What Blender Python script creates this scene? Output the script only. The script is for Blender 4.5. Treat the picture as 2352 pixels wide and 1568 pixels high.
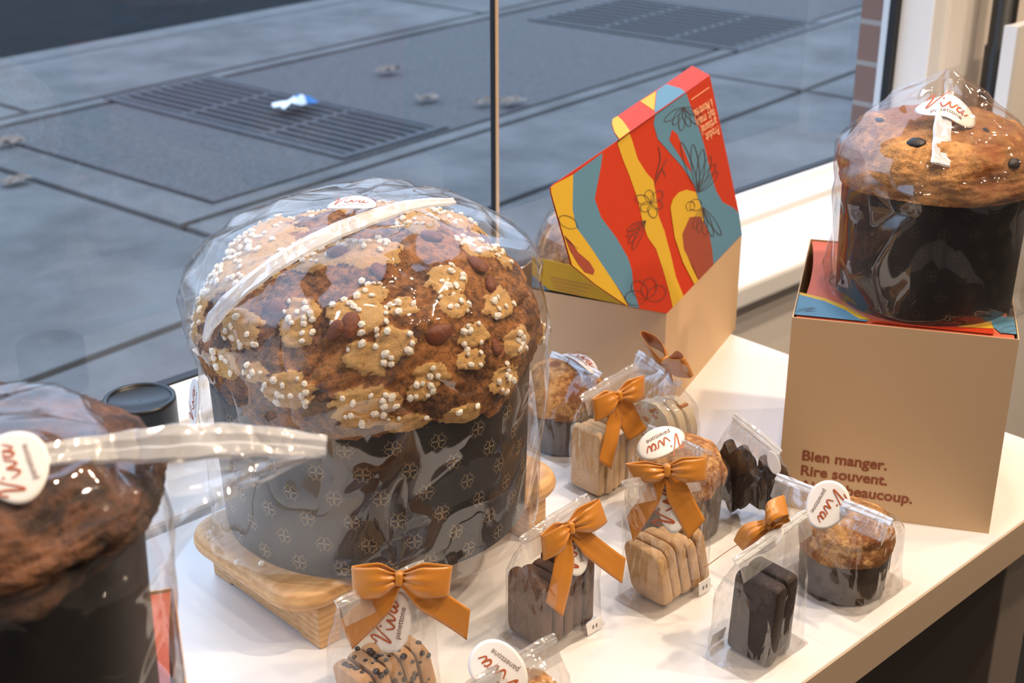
import bpy, bmesh, math, random
import numpy as np
from mathutils import Vector, Matrix, noise
from mathutils.bvhtree import BVHTree

# ------------------------------------------------------------------ camera, world, light
W, HPX = 2352, 1568
F = 3200.0; TH = math.radians(23.5); AZ = math.radians(46.2); CH = .58
sc = bpy.context.scene
for o in list(bpy.data.objects): bpy.data.objects.remove(o)
COL = sc.collection
fw = Vector((math.cos(AZ)*math.cos(TH), math.sin(AZ)*math.cos(TH), -math.sin(TH)))
rt = Vector((math.sin(AZ), -math.cos(AZ), 0)); up = rt.cross(fw)
CAM = Vector((0, 0, CH))
cd = bpy.data.cameras.new('camera'); cam = bpy.data.objects.new('camera', cd); COL.objects.link(cam)
cam.matrix_world = Matrix((( rt.x, up.x, -fw.x, 0), (rt.y, up.y, -fw.y, 0), (rt.z, up.z, -fw.z, CH), (0, 0, 0, 1)))
cd.sensor_width = 36; cd.lens = F/W*36; cd.clip_start = .02; cd.clip_end = 200
cd.dof.use_dof = True; cd.dof.focus_distance = .95; cd.dof.aperture_fstop = 13
sc.camera = cam
sc.view_settings.view_transform = 'Standard'; sc.view_settings.look = 'None'
sc.view_settings.gamma = 1; sc.view_settings.use_curve_mapping = False
sc.view_settings.exposure = 0.0
sc.cycles.transparent_max_bounces = 40
sc.cycles.max_bounces = 10

wd = bpy.data.worlds.new('sky'); sc.world = wd; wd.use_nodes = True
nt = wd.node_tree; nt.nodes.clear()
tc = nt.nodes.new('ShaderNodeTexCoord'); sx = nt.nodes.new('ShaderNodeSeparateXYZ'); cr = nt.nodes.new('ShaderNodeValToRGB')
bg = nt.nodes.new('ShaderNodeBackground'); wo = nt.nodes.new('ShaderNodeOutputWorld')
nt.links.new(tc.outputs['Generated'], sx.inputs[0]); nt.links.new(sx.outputs['Z'], cr.inputs[0])
cr.color_ramp.elements[0].color = (.10, .125, .165, 1); cr.color_ramp.elements[0].position = .05
cr.color_ramp.elements[1].color = (.55, .72, 1.0, 1); cr.color_ramp.elements[1].position = .30
nt.links.new(cr.outputs[0], bg.inputs[0]); bg.inputs[1].default_value = 3.0
nt.links.new(bg.outputs[0], wo.inputs[0])

def lamp(name, loc, size, power, col, target=(.7, .6, 0), spread=None):
    l = bpy.data.lights.new(name, 'AREA'); l.shape = 'DISK'; l.size = size; l.energy = power; l.color = col
    o = bpy.data.objects.new(name, l); COL.objects.link(o); o.location = loc
    d = Vector(target) - Vector(loc); o.rotation_euler = d.to_track_quat('-Z', 'Y').to_euler()
    if spread: l.spread = spread
    return o
WARM = (1, .79, .58)
for loc, s, p in (((1.35, -.25, 1.93), .09, 30), ((1.65, .15, 1.93), .07, 10), ((.75, -.65, 1.93), .08, 12), ((.25, -.15, 1.93), .06, 6), ((-.45, .45, 1.93), .08, 5), ((1.05, .60, 1.93), .07, 11), ((.65, .35, 1.93), .05, 4), ((1.9, -1.1, 1.93), .10, 24), ((.2, -1.2, 1.93), .07, 8)):
    lamp('ceiling_spot_light', loc, s, p*.75, WARM)

# ------------------------------------------------------------------ pixel helpers (where a thing of the photo stands in the room)
def ray(u, v): return fw + rt*((u-1176)/F) - up*((v-784)/F)
def P(u, v, z=0.0):
    r = ray(u, v); return CAM + r*((z-CH)/r.z)
def PA(u, v, ax, val):
    r = ray(u, v); return CAM + r*((val-CAM[ax])/r[ax])
def PN(u, v, p, n):
    r = ray(u, v); n = Vector(n); return CAM + r*((Vector(p)-CAM).dot(n)/r.dot(n))
def PD(u, v, d): return CAM + ray(u, v)*d
def pix(p):
    d = Vector(p)-CAM; z = d.dot(fw); return 1176+F*d.dot(rt)/z, 784-F*d.dot(up)/z
CAMDIR = (-fw).normalized()
FLATCAM = Vector((-fw.x, -fw.y, 0)).normalized()

# ------------------------------------------------------------------ materials
MATS = {}
def mat(name, col, rough=.6, spec=.5, metal=0, var=0, vscale=40, bump=0, bscale=200, sheen=0, col2=None, coat=0, sss=0, transl=0):
    m = bpy.data.materials.new(name); m.use_nodes = True; n = m.node_tree; b = n.nodes['Principled BSDF']
    b.inputs['Base Color'].default_value = (*col, 1); b.inputs['Roughness'].default_value = rough
    b.inputs['Specular IOR Level'].default_value = spec; b.inputs['Metallic'].default_value = metal
    b.inputs['Sheen Weight'].default_value = sheen; b.inputs['Coat Weight'].default_value = coat
    if sss:
        b.inputs['Subsurface Weight'].default_value = sss; b.inputs['Subsurface Radius'].default_value = (.01, .006, .003); b.inputs['Subsurface Scale'].default_value = .5
    c = n.nodes.new('ShaderNodeTexCoord')
    if var or col2:
        t = n.nodes.new('ShaderNodeTexNoise'); t.inputs['Scale'].default_value = vscale; t.inputs['Detail'].default_value = 8; t.inputs['Roughness'].default_value = .65
        r = n.nodes.new('ShaderNodeValToRGB'); r.color_ramp.elements[0].position = .35; r.color_ramp.elements[1].position = .65
        c2 = col2 if col2 else tuple(x*(1-var) for x in col)
        r.color_ramp.elements[0].color = (*c2, 1); r.color_ramp.elements[1].color = (*col, 1)
        n.links.new(c.outputs['Object'], t.inputs[0]); n.links.new(t.outputs[0], r.inputs[0]); n.links.new(r.outputs[0], b.inputs['Base Color'])
    if bump:
        t2 = n.nodes.new('ShaderNodeTexNoise'); t2.inputs['Scale'].default_value = bscale; t2.inputs['Detail'].default_value = 5
        bp = n.nodes.new('ShaderNodeBump'); bp.inputs['Strength'].default_value = bump; bp.inputs['Distance'].default_value = .002
        n.links.new(c.outputs['Object'], t2.inputs[0]); n.links.new(t2.outputs[0], bp.inputs['Height']); n.links.new(bp.outputs[0], b.inputs['Normal'])
    MATS[name] = m; return m

def film_mat(name, base=.075, edge=.6, haze=.012, rough=.035, tint=(.975, .965, .955), bump=.5, bscale=16, hazecol=(.9, .88, .88), stretch=(1, 1, .45)):
    """clear cellophane: see-through, mirror-like at a glance, with sharp creases in its surface"""
    m = bpy.data.materials.new(name); m.use_nodes = True; n = m.node_tree; n.nodes.clear()
    out = n.nodes.new('ShaderNodeOutputMaterial'); tr = n.nodes.new('ShaderNodeBsdfTransparent'); gl = n.nodes.new('ShaderNodeBsdfGlossy'); df = n.nodes.new('ShaderNodeBsdfDiffuse')
    tr.inputs[0].default_value = (*tint, 1); gl.inputs['Roughness'].default_value = rough; df.inputs[0].default_value = (*hazecol, 1)
    c = n.nodes.new('ShaderNodeTexCoord'); mp = n.nodes.new('ShaderNodeMapping'); mp.inputs['Scale'].default_value = stretch; mp.inputs['Rotation'].default_value = (.5, .3, .2)
    t = n.nodes.new('ShaderNodeTexNoise'); t.inputs['Scale'].default_value = bscale; t.inputs['Detail'].default_value = 1.5; t.inputs['Distortion'].default_value = .8
    s1 = n.nodes.new('ShaderNodeMath'); s1.operation = 'SUBTRACT'; s1.inputs[1].default_value = .5
    s2 = n.nodes.new('ShaderNodeMath'); s2.operation = 'ABSOLUTE'; s3 = n.nodes.new('ShaderNodeMath'); s3.operation = 'POWER'; s3.inputs[1].default_value = .6
    bp = n.nodes.new('ShaderNodeBump'); bp.inputs['Strength'].default_value = bump; bp.inputs['Distance'].default_value = .012
    for p, q in ((c.outputs['Object'], mp.inputs[0]), (mp.outputs[0], t.inputs[0]), (t.outputs[0], s1.inputs[0]), (s1.outputs[0], s2.inputs[0]), (s2.outputs[0], s3.inputs[0]), (s3.outputs[0], bp.inputs['Height'])): n.links.new(p, q)
    lw = n.nodes.new('ShaderNodeLayerWeight'); lw.inputs['Blend'].default_value = .5
    for q in (gl, df, lw): n.links.new(bp.outputs[0], q.inputs['Normal'])
    pw = n.nodes.new('ShaderNodeMath'); pw.operation = 'POWER'; pw.inputs[1].default_value = 4
    ml = n.nodes.new('ShaderNodeMath'); ml.operation = 'MULTIPLY_ADD'; ml.inputs[1].default_value = edge; ml.inputs[2].default_value = base
    n.links.new(lw.outputs['Facing'], pw.inputs[0]); n.links.new(pw.outputs[0], ml.inputs[0])
    m1 = n.nodes.new('ShaderNodeMixShader'); m1.inputs[0].default_value = haze; n.links.new(tr.outputs[0], m1.inputs[1]); n.links.new(df.outputs[0], m1.inputs[2])
    m2 = n.nodes.new('ShaderNodeMixShader'); n.links.new(ml.outputs[0], m2.inputs[0]); n.links.new(m1.outputs[0], m2.inputs[1]); n.links.new(gl.outputs[0], m2.inputs[2])
    n.links.new(m2.outputs[0], out.inputs[0]); MATS[name] = m; return m

def srgb(r, g, b): return tuple(((x/255+.055)/1.055)**2.4 if x > 10 else x/255/12.92 for x in (r, g, b))
M_TABLE = mat('white_laminate', (.78, .77, .765), .35)
M_TEDGE = mat('table_edge_band', (.50, .38, .27), .5)
M_CREAM = mat('cream_paint', (.84, .78, .72), .7)
M_WARMWALL = mat('shop_wall_paint', (.50, .43, .37), .8)
M_WHITE = mat('white_frame_paint', (.78, .78, .78), .4)
M_BLACK = mat('black_plastic', (.008, .009, .010), .35)
M_GASKET = mat('black_rubber', (.012, .013, .016), .6)
M_STEEL = mat('joint_strip', (.55, .42, .30), .4)
M_FLOOR = mat('dark_floor', (.009, .013, .017), .5, var=.4, vscale=3)
M_DARKWOOD = mat('dark_dado', (.06, .045, .035), .6)
M_BOX = mat('cream_card', srgb(216, 182, 142), .62, .3)
M_BOXIN = mat('card_inside', srgb(200, 176, 150), .8)
M_CARDEDGE = mat('card_edge', (.85, .75, .62), .7)
M_TERRA = mat('terracotta_card', srgb(196, 96, 66), .55, .3)
M_RED = mat('red_print', srgb(188, 54, 24), .55, .25)
M_BLUE = mat('blue_print', srgb(88, 132, 158), .55, .25)
M_YEL = mat('yellow_print', srgb(206, 166, 50), .55, .25)
M_MAR = mat('maroon_print', srgb(150, 70, 52), .5, .3)
M_INK = mat('ink_line', srgb(78, 62, 56), .6)
M_PINK = mat('pale_print_text', srgb(240, 170, 130), .6)
M_LETTER = mat('rust_lettering', srgb(176, 84, 40), .5)
M_BROWNINK = mat('brown_box_lettering', srgb(150, 78, 44), .6)
M_GREYTXT = mat('grey_lettering', srgb(120, 90, 78), .6)
M_STICK = mat('white_sticker_paper', (.86, .83, .80), .38, .5)
M_RIB = mat('copper_satin', srgb(198, 128, 44), .30, .6, sheen=.15, bump=.05, bscale=900)
M_MOULD = mat('dark_mould_paper', srgb(25, 21, 19), .42, .5, var=.3, vscale=60)
M_MOULD2 = mat('black_mould_paper', srgb(26, 21, 20), .4, .5, var=.3, vscale=60)
M_MOULD3 = mat('brown_mini_mould_paper', srgb(84, 64, 50), .55, .3, col2=srgb(50, 36, 28), vscale=45)
M_GOLD = mat('pale_gold_print', srgb(150, 132, 104), .45, .5)
M_GOLD2 = mat('faint_gold_print', srgb(62, 54, 46), .45, .5)
M_NIB = mat('pearl_sugar', (.90, .85, .76), .55, .4, sss=.15)
M_ALM = mat('almond_skin', srgb(120, 62, 32), .55, bump=.5, bscale=300)
M_RAISIN = mat('raisin_skin', srgb(34, 26, 26), .45, bump=.5, bscale=300)
M_BAMBOO = None
M_SHORT = mat('shortbread', srgb(214, 172, 120), .8, var=.18, vscale=70, bump=.5, bscale=400)
M_PALEC = mat('pale_biscuit', srgb(222, 186, 138), .8, var=.15, vscale=70, bump=.5, bscale=400)
M_CHIPC = mat('chip_cookie_dough', srgb(196, 152, 106), .8, var=.2, vscale=80, bump=.5, bscale=400)
M_CHOC = mat('dark_chocolate', srgb(52, 38, 32), .5, var=.3, vscale=60, bump=.4, bscale=300)
M_CHIP = mat('chocolate_chip', srgb(46, 30, 24), .45)
M_BROWNC = mat('cocoa_biscuit', srgb(112, 80, 62), .75, var=.3, vscale=80, bump=.6, bscale=400)
M_COCOA = mat('cocoa_slice', srgb(60, 46, 40), .6, var=.3, vscale=70, bump=.6, bscale=350)
M_NOUG = mat('white_nougat', srgb(238, 222, 192), .6, var=.06)
M_TAN = mat('toasted_almond', srgb(196, 132, 74), .6)
M_FILM = film_mat('clear_film', base=.09, bump=.25, bscale=34)
M_FILMB = film_mat('crinkled_film', base=.115, edge=.6, haze=.015, bump=.30, bscale=13)
M_WEB = film_mat('crumpled_film_web', base=.14, edge=.6, haze=.16, bump=.6, bscale=30)
M_FOLD = film_mat('layered_film_fold', base=.22, edge=.5, haze=.26, rough=.08, bump=.25, bscale=50, hazecol=(.92, .9, .9))
M_FOLDB = film_mat('thick_white_fold', base=.20, edge=.4, haze=.62, rough=.12, bump=.3, bscale=40, hazecol=(.95, .95, .97))
M_BASE = film_mat('stiff_base_sheet', base=.06, edge=.4, haze=.08, rough=.08, bump=.02)

def wood_mat():
    m = bpy.data.materials.new('bamboo'); m.use_nodes = True; n = m.node_tree; b = n.nodes['Principled BSDF']
    c = n.nodes.new('ShaderNodeTexCoord'); mp = n.nodes.new('ShaderNodeMapping'); mp.inputs['Scale'].default_value = (4, 60, 160)
    t = n.nodes.new('ShaderNodeTexNoise'); t.inputs['Scale'].default_value = 2.2; t.inputs['Detail'].default_value = 6
    w = n.nodes.new('ShaderNodeTexWave'); w.bands_direction = 'Z'; w.inputs['Scale'].default_value = 62; w.inputs['Distortion'].default_value = 1.2; w.inputs['Detail'].default_value = 2
    r = n.nodes.new('ShaderNodeValToRGB'); r.color_ramp.elements[0].color = (*srgb(202, 152, 98), 1); r.color_ramp.elements[1].color = (*srgb(226, 184, 132), 1)
    r.color_ramp.elements[0].position = .3; r.color_ramp.elements[1].position = .7
    mx = n.nodes.new('ShaderNodeMixRGB'); mx.blend_type = 'MULTIPLY'; mx.inputs[0].default_value = .18
    n.links.new(c.outputs['Object'], mp.inputs[0]); n.links.new(mp.outputs[0], t.inputs[0]); n.links.new(t.outputs[0], r.inputs[0])
    n.links.new(c.outputs['Object'], w.inputs[0]); n.links.new(r.outputs[0], mx.inputs[1]); n.links.new(w.outputs['Color'], mx.inputs[2])
    n.links.new(mx.outputs[0], b.inputs['Base Color']); b.inputs['Roughness'].default_value = .42
    return m
M_BAMBOO = wood_mat()

def dome_mat(name, dark, mid, glaze, scale=60, speck=.45):
    """baked crust; the mesh attribute 'glaze' says where glaze was poured. Two sizes of mottling, small pores."""
    m = bpy.data.materials.new(name); m.use_nodes = True; n = m.node_tree; b = n.nodes['Principled BSDF']
    c = n.nodes.new('ShaderNodeTexCoord'); N = n.nodes.new; L = n.links.new
    def noise_(s, d, r): t = N('ShaderNodeTexNoise'); t.inputs['Scale'].default_value = s; t.inputs['Detail'].default_value = d; t.inputs['Roughness'].default_value = r; L(c.outputs['Object'], t.inputs[0]); return t.outputs[0]
    def ramp(x, p0, p1, c0, c1):
        r = N('ShaderNodeValToRGB'); r.color_ramp.elements[0].position = p0; r.color_ramp.elements[1].position = p1; r.color_ramp.elements[0].color = (*c0, 1); r.color_ramp.elements[1].color = (*c1, 1); L(x, r.inputs[0]); return r.outputs[0]
    def mix(f, a, b_, mode='MIX'):
        x = N('ShaderNodeMixRGB'); x.blend_type = mode
        if isinstance(f, float): x.inputs[0].default_value = f
        else: L(f, x.inputs[0])
        L(a, x.inputs[1]); L(b_, x.inputs[2]); return x.outputs[0]
    A = noise_(scale*.45, 9, .75); B = noise_(scale*2.2, 7, .75); D = noise_(scale*5, 4, .6)
    crust = mix(ramp(A, .44, .54, (0, 0, 0), (1, 1, 1)), ramp(B, .42, .60, dark, tuple(x*.50 for x in mid)), ramp(B, .40, .54, tuple(x*.36 for x in mid), mid))
    gz = ramp(B, .32, .46, tuple(x*speck for x in glaze), glaze)
    at = N('ShaderNodeAttribute'); at.attribute_name = 'glaze'
    sb = N('ShaderNodeMath'); sb.operation = 'MULTIPLY_ADD'; sb.inputs[1].default_value = 1.5; sb.inputs[2].default_value = -.75; L(B, sb.inputs[0])
    ad = N('ShaderNodeMath'); ad.operation = 'ADD'; L(at.outputs['Fac'], ad.inputs[0]); L(sb.outputs[0], ad.inputs[1])
    L(mix(ramp(ad.outputs[0], .40, .56, (0, 0, 0), (1, 1, 1)), crust, gz), b.inputs['Base Color']); b.inputs['Roughness'].default_value = .66
    sm = N('ShaderNodeMath'); sm.operation = 'MULTIPLY_ADD'; sm.inputs[1].default_value = .5; L(D, sm.inputs[0]); L(B, sm.inputs[2])
    bp = N('ShaderNodeBump'); bp.inputs['Strength'].default_value = 1.0; bp.inputs['Distance'].default_value = .004
    L(sm.outputs[0], bp.inputs['Height']); L(bp.outputs[0], b.inputs['Normal'])
    return m
M_CRUST = dome_mat('glazed_crust', srgb(74, 34, 14), srgb(208, 138, 74), srgb(248, 198, 126), 70, .5)
M_GOLDCRUST = dome_mat('golden_crust', srgb(146, 84, 40), srgb(222, 158, 90), srgb(234, 180, 114), 24, .8)
M_CHOCCRUST = dome_mat('cocoa_crust', srgb(40, 24, 17), srgb(128, 84, 56), srgb(140, 92, 58), 28)

# ------------------------------------------------------------------ mesh builder
class MB:
    def __init__(s): s.v = []; s.f = []; s.m = []; s.mats = []
    def mi(s, m):
        if m not in s.mats: s.mats.append(m)
        return s.mats.index(m)
    def add(s, vs, fs, m):
        k = len(s.v); i = s.mi(m); s.v += [Vector(p) for p in vs]
        for f in fs: s.f.append([a+k for a in f]); s.m.append(i)
    def grid(s, rows, m, closed=False, flip=False):
        nr, ncol = len(rows), len(rows[0]); fs = []
        for i in range(nr-1):
            for j in range(ncol if closed else ncol-1):
                j2 = (j+1) % ncol; q = [i*ncol+j, i*ncol+j2, (i+1)*ncol+j2, (i+1)*ncol+j]
                fs.append(q[::-1] if flip else q)
        s.add([p for r in rows for p in r], fs, m)
    def box(s, c, dx, dy, dz, hx, hy, hz, m):
        c = Vector(c); dx, dy, dz = Vector(dx)*hx, Vector(dy)*hy, Vector(dz)*hz
        vs = [c+dx*a+dy*b+dz*g for a in (-1, 1) for b in (-1, 1) for g in (-1, 1)]
        s.add(vs, [(0, 1, 3, 2), (4, 6, 7, 5), (0, 4, 5, 1), (2, 3, 7, 6), (0, 2, 6, 4), (1, 5, 7, 3)], m)
    def abox(s, a, b, m):
        a, b = Vector(a), Vector(b); c = (a+b)/2; h = (b-a)/2
        s.box(c, (1, 0, 0), (0, 1, 0), (0, 0, 1), h.x, h.y, h.z, m)
    def poly(s, pts, m): s.add(pts, [list(range(len(pts)))], m)
    def prism(s, pts, off, m):
        n = len(pts); off = Vector(off); vs = [Vector(p) for p in pts]; vs += [p+off for p in vs]
        s.add(vs, [list(range(n))[::-1], list(range(n, 2*n))]+[(i, (i+1) % n, n+(i+1) % n, n+i) for i in range(n)], m)
    def tube(s, path, rad, m, n=10, flat=1.0, cap=True):
        rows = []; path = [Vector(p) for p in path]
        for i, p in enumerate(path):
            t = (path[min(i+1, len(path)-1)]-path[max(i-1, 0)]).normalized()
            a = t.cross(Vector((0, 0, 1)));
            if a.length < .05: a = t.cross(Vector((1, 0, 0)))
            a.normalize(); b = a.cross(t); r = rad[i] if hasattr(rad, '__len__') else rad
            rows.append([p+a*r*math.cos(2*math.pi*k/n)*flat+b*r*math.sin(2*math.pi*k/n) for k in range(n)])
        s.grid(rows, m, closed=True)
        if cap: s.poly(rows[0][::-1], m); s.poly(rows[-1], m)
    def build(s, name, parent=None, smooth=False, origin=None, bevel=0, sub=0, solid=0, crease=0, soft=0):
        base = Vector(origin) if origin is not None else (Vector(parent['_w']) if parent is not None else Vector((0, 0, 0)))
        me = bpy.data.meshes.new(name); me.from_pydata([tuple(p-base) for p in s.v], [], s.f)
        for m in s.mats: me.materials.append(m)
        me.polygons.foreach_set('material_index', s.m); me.validate(); me.update()
        if smooth: me.polygons.foreach_set('use_smooth', [True]*len(me.polygons))
        o = bpy.data.objects.new(name, me); COL.objects.link(o)
        if parent is not None:
            o.parent = parent; o.location = base-Vector(parent['_w'])
        else: o.location = base
        o['_w'] = tuple(base)
        if solid:
            md = o.modifiers.new('thickness', 'SOLIDIFY'); md.thickness = solid; md.offset = 0
        if bevel:
            md = o.modifiers.new('soft edge', 'BEVEL'); md.width = bevel; md.segments = 3; md.limit_method = 'ANGLE'
        if crease:      # film folds are never razor sharp: every fold line gets a small radius
            me.polygons.foreach_set('use_smooth', [True]*len(me.polygons))
            md = o.modifiers.new('fold radius', 'BEVEL'); md.width = crease; md.segments = 2; md.limit_method = 'ANGLE'; md.angle_limit = math.radians(4); md.harden_normals = True
        if soft:        # some folds stay sharp, the rest of the film swells softly between them
            rn = random.Random(soft); me.polygons.foreach_set('use_smooth', [True]*len(me.polygons))
            at = me.attributes.new('crease_edge', 'FLOAT', 'EDGE'); zs = sorted(v.co.z for v in me.vertices); zt = zs[0]+(zs[-1]-zs[0])*.58
            at.data.foreach_set('value', [rn.choice((.7, .9, 1, 1, .3)) if me.vertices[e.vertices[0]].co.z > zt else rn.choice((0, 0, 0, .55, .9, 1)) for e in me.edges])
            md = o.modifiers.new('swell', 'SUBSURF'); md.levels = 2; md.render_levels = 2
        if sub:
            md = o.modifiers.new('smooth', 'SUBSURF'); md.levels = sub; md.render_levels = sub
        return o
def tag(o, label=None, cat=None, group=None, kind=None):
    for k, v in (('label', label), ('category', cat), ('group', group), ('kind', kind)):
        if v: o[k] = v
    return o
def thing(name, loc, label, cat, group=None):
    o = bpy.data.objects.new(name, None); COL.objects.link(o); o.location = loc; o['_w'] = tuple(loc); o.empty_display_size = .01
    return tag(o, label, cat, group)
def struct(name, mb, **k): return tag(mb.build(name, **k), kind='structure')
def copy_to(o, loc, parent=None, rot=None, scale=None):
    c = o.copy(); COL.objects.link(c)
    if parent is not None: c.parent = parent; c.location = Vector(loc)-Vector(parent['_w'])
    else: c.location = loc
    if rot: c.rotation_euler = rot
    if scale: c.scale = scale
    c['_w'] = tuple(loc); return c
def catmull(pts, n=8):
    pts = [Vector(p) for p in pts]; out = []
    for i in range(len(pts)-1):
        p0, p1, p2, p3 = pts[max(i-1, 0)], pts[i], pts[i+1], pts[min(i+2, len(pts)-1)]
        for k in range(n):
            t = k/n; out.append(.5*((2*p1)+(p2-p0)*t+(2*p0-5*p1+4*p2-p3)*t*t+(3*p1-p0-3*p2+p3)*t**3))
    out.append(pts[-1]); return out
def stroke2d(pts, w, n=6, taper=True):
    """a pen stroke as quads in 2D: returns list of (left,right) pairs"""
    c = catmull([(p[0], p[1], 0) for p in pts], n); out = []
    for i, p in enumerate(c):
        t = c[min(i+1, len(c)-1)]-c[max(i-1, 0)]
        nn = Vector((-t.y, t.x, 0)).normalized() if t.length > 1e-9 else Vector((0, 1, 0))
        k = w*(.55+.45*math.sin(math.pi*min(1, max(0, i/(len(c)-1)))**.7)) if taper else w
        out.append((p+nn*k/2, p-nn*k/2))
    return out
_fonts = {}
def text2d(s, bold=0.0):
    """vertices and faces of a line of text, unit em"""
    if (s, bold) in _fonts: return _fonts[(s, bold)]
    cu = bpy.data.curves.new('t', 'FONT'); cu.body = s; cu.size = 1; cu.offset = bold; cu.resolution_u = 4
    o = bpy.data.objects.new('t', cu); COL.objects.link(o); dg = bpy.context.evaluated_depsgraph_get(); dg.update()
    me = o.evaluated_get(dg).to_mesh(); vs = [v.co.copy() for v in me.vertices]; fs = [list(p.vertices) for p in me.polygons]
    o.evaluated_get(dg).to_mesh_clear(); bpy.data.objects.remove(o); bpy.data.curves.remove(cu)
    x0 = min(v.x for v in vs); x1 = max(v.x for v in vs)
    vs = [Vector((v.x-x0, v.y, 0)) for v in vs]
    _fonts[(s, bold)] = (vs, fs, x1-x0); return _fonts[(s, bold)]
def smooth01(a, b, x): t = min(1, max(0, (x-a)/(b-a))); return t*t*(3-2*t)
# ------------------------------------------------------------------ the setting: shop window bay
ZF = -.75; ZC = 1.95; GY = 1.10
def slab(a, b, m, name, **k):
    q = MB(); q.abox(a, b, m); return struct(name, q, **k)
slab((-2.6, -3.2, ZF-.05), (3.2, 1.16, ZF), M_FLOOR, 'floor')
slab((-2.6, -3.2, ZC), (3.2, 1.16, ZC+.05), M_WARMWALL, 'ceiling')
slab((-2.65, -3.25, ZF), (3.25, -3.2, ZC), M_WARMWALL, 'wall_back')
slab((-2.65, -3.2, ZF), (-2.6, 1.16, ZC), M_WARMWALL, 'wall_left')
slab((3.2, -3.2, ZF), (3.25, 1.16, ZC), M_WARMWALL, 'wall_right')
slab((-2.6, .935, ZF), (1.90, 1.16, -.035), M_CREAM, 'wall_front')
slab((1.875, 1.035, -.035), (3.2, 1.16, ZC), M_CREAM, 'wall_front')
slab((1.90, .935, ZF), (3.2, 1.16, -.035), M_DARKWOOD, 'wall_front')
# sill board with a rounded front lip
q = MB(); q.abox((-2.6, .90, -.034), (1.90, 1.04, -.004), M_WHITE); struct('trim_1', q, bevel=.006)
# window: frame, black gaskets, panes, joint strip
win = bpy.data.objects.new('window_1', None); COL.objects.link(win); win['_w'] = (0, GY, 0); win.location = (0, GY, 0); win['kind'] = 'structure'
q = MB()
prof = [(1.035, -.034), (1.035, .004), (1.075, .007), (1.082, .012), (1.094, .012), (1.094, -.034)]
q.prism([(-2.6, y, z) for y, z in prof], (4.475, 0, 0), M_WHITE)
q.abox((-2.6, 1.106, -.034), (1.875, 1.122, .003), M_WHITE)
q.build('bottom_rail', win, bevel=.002)
q = MB(); q.abox((1.836, 1.040, -.03), (1.875, 1.094, ZC), M_WHITE); q.abox((1.836, 1.106, -.03), (1.875, 1.124, ZC), M_WHITE); q.build('side_jamb', win, bevel=.002)
q = MB(); q.abox((-2.6, 1.094, -.02), (1.832, 1.106, .0135), M_GASKET); q.abox((1.825, 1.094, -.02), (1.836, 1.106, ZC), M_GASKET); q.build('gasket', win)
m = bpy.data.materials.new('window_glass'); m.use_nodes = True; n = m.node_tree; n.nodes.clear()
o_ = n.nodes.new('ShaderNodeOutputMaterial'); t_ = n.nodes.new('ShaderNodeBsdfTransparent'); g_ = n.nodes.new('ShaderNodeBsdfGlossy'); l_ = n.nodes.new('ShaderNodeLayerWeight'); p_ = n.nodes.new('ShaderNodeMath'); a_ = n.nodes.new('ShaderNodeMath'); x_ = n.nodes.new('ShaderNodeMixShader')
t_.inputs[0].default_value = (.93, .95, .96, 1); g_.inputs['Roughness'].default_value = .0
p_.operation = 'POWER'; p_.inputs[1].default_value = 5; a_.operation = 'MULTIPLY_ADD'; a_.inputs[1].default_value = .85; a_.inputs[2].default_value = .055; l_.inputs[0].default_value = .5
n.links.new(l_.outputs['Facing'], p_.inputs[0]); n.links.new(p_.outputs[0], a_.inputs[0]); n.links.new(a_.outputs[0], x_.inputs[0]); n.links.new(t_.outputs[0], x_.inputs[1]); n.links.new(g_.outputs[0], x_.inputs[2]); n.links.new(x_.outputs[0], o_.inputs[0])
XJ = 1.0295
for a, b in ((-2.6, XJ-.004), (XJ+.004, 1.832)):
    q = MB(); q.poly([(a, GY, .0), (b, GY, .0), (b, GY, ZC), (a, GY, ZC)], m); q.build('pane', win)
q = MB(); q.abox((XJ-.0045, 1.097, .010), (XJ-.0025, 1.103, ZC), M_GASKET); q.abox((XJ-.0025, 1.0965, .010), (XJ+.0020, 1.1035, ZC), M_STEEL); q.build('joint_strip', win)
# brick reveal outside the pane
bm_ = bpy.data.materials.new('brick'); bm_.use_nodes = True; n = bm_.node_tree; bt = n.nodes.new('ShaderNodeTexBrick'); c_ = n.nodes.new('ShaderNodeTexCoord'); mp = n.nodes.new('ShaderNodeMapping')
mp.inputs['Rotation'].default_value = (math.pi/2, 0, math.pi/2); bt.inputs['Scale'].default_value = 1; bt.inputs['Brick Width'].default_value = .2; bt.inputs['Row Height'].default_value = .062; bt.inputs['Mortar Size'].default_value = .004
bt.inputs['Color1'].default_value = (.20, .10, .075, 1); bt.inputs['Color2'].default_value = (.17, .085, .065, 1); bt.inputs['Mortar'].default_value = (.3, .28, .27, 1)
sp = n.nodes.new('ShaderNodeSeparateXYZ'); cb = n.nodes.new('ShaderNodeCombineXYZ')
n.links.new(c_.outputs['Object'], sp.inputs[0]); n.links.new(sp.outputs['Y'], cb.inputs['X']); n.links.new(sp.outputs['Z'], cb.inputs['Y']); n.links.new(cb.outputs[0], bt.inputs[0]); n.links.new(bt.outputs[0], n.nodes['Principled BSDF'].inputs['Base Color'])
q = MB(); q.abox((1.845, 1.126, ZF), (3.2, 1.165, ZC+.6), bm_); struct('wall_outside', q)
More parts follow.
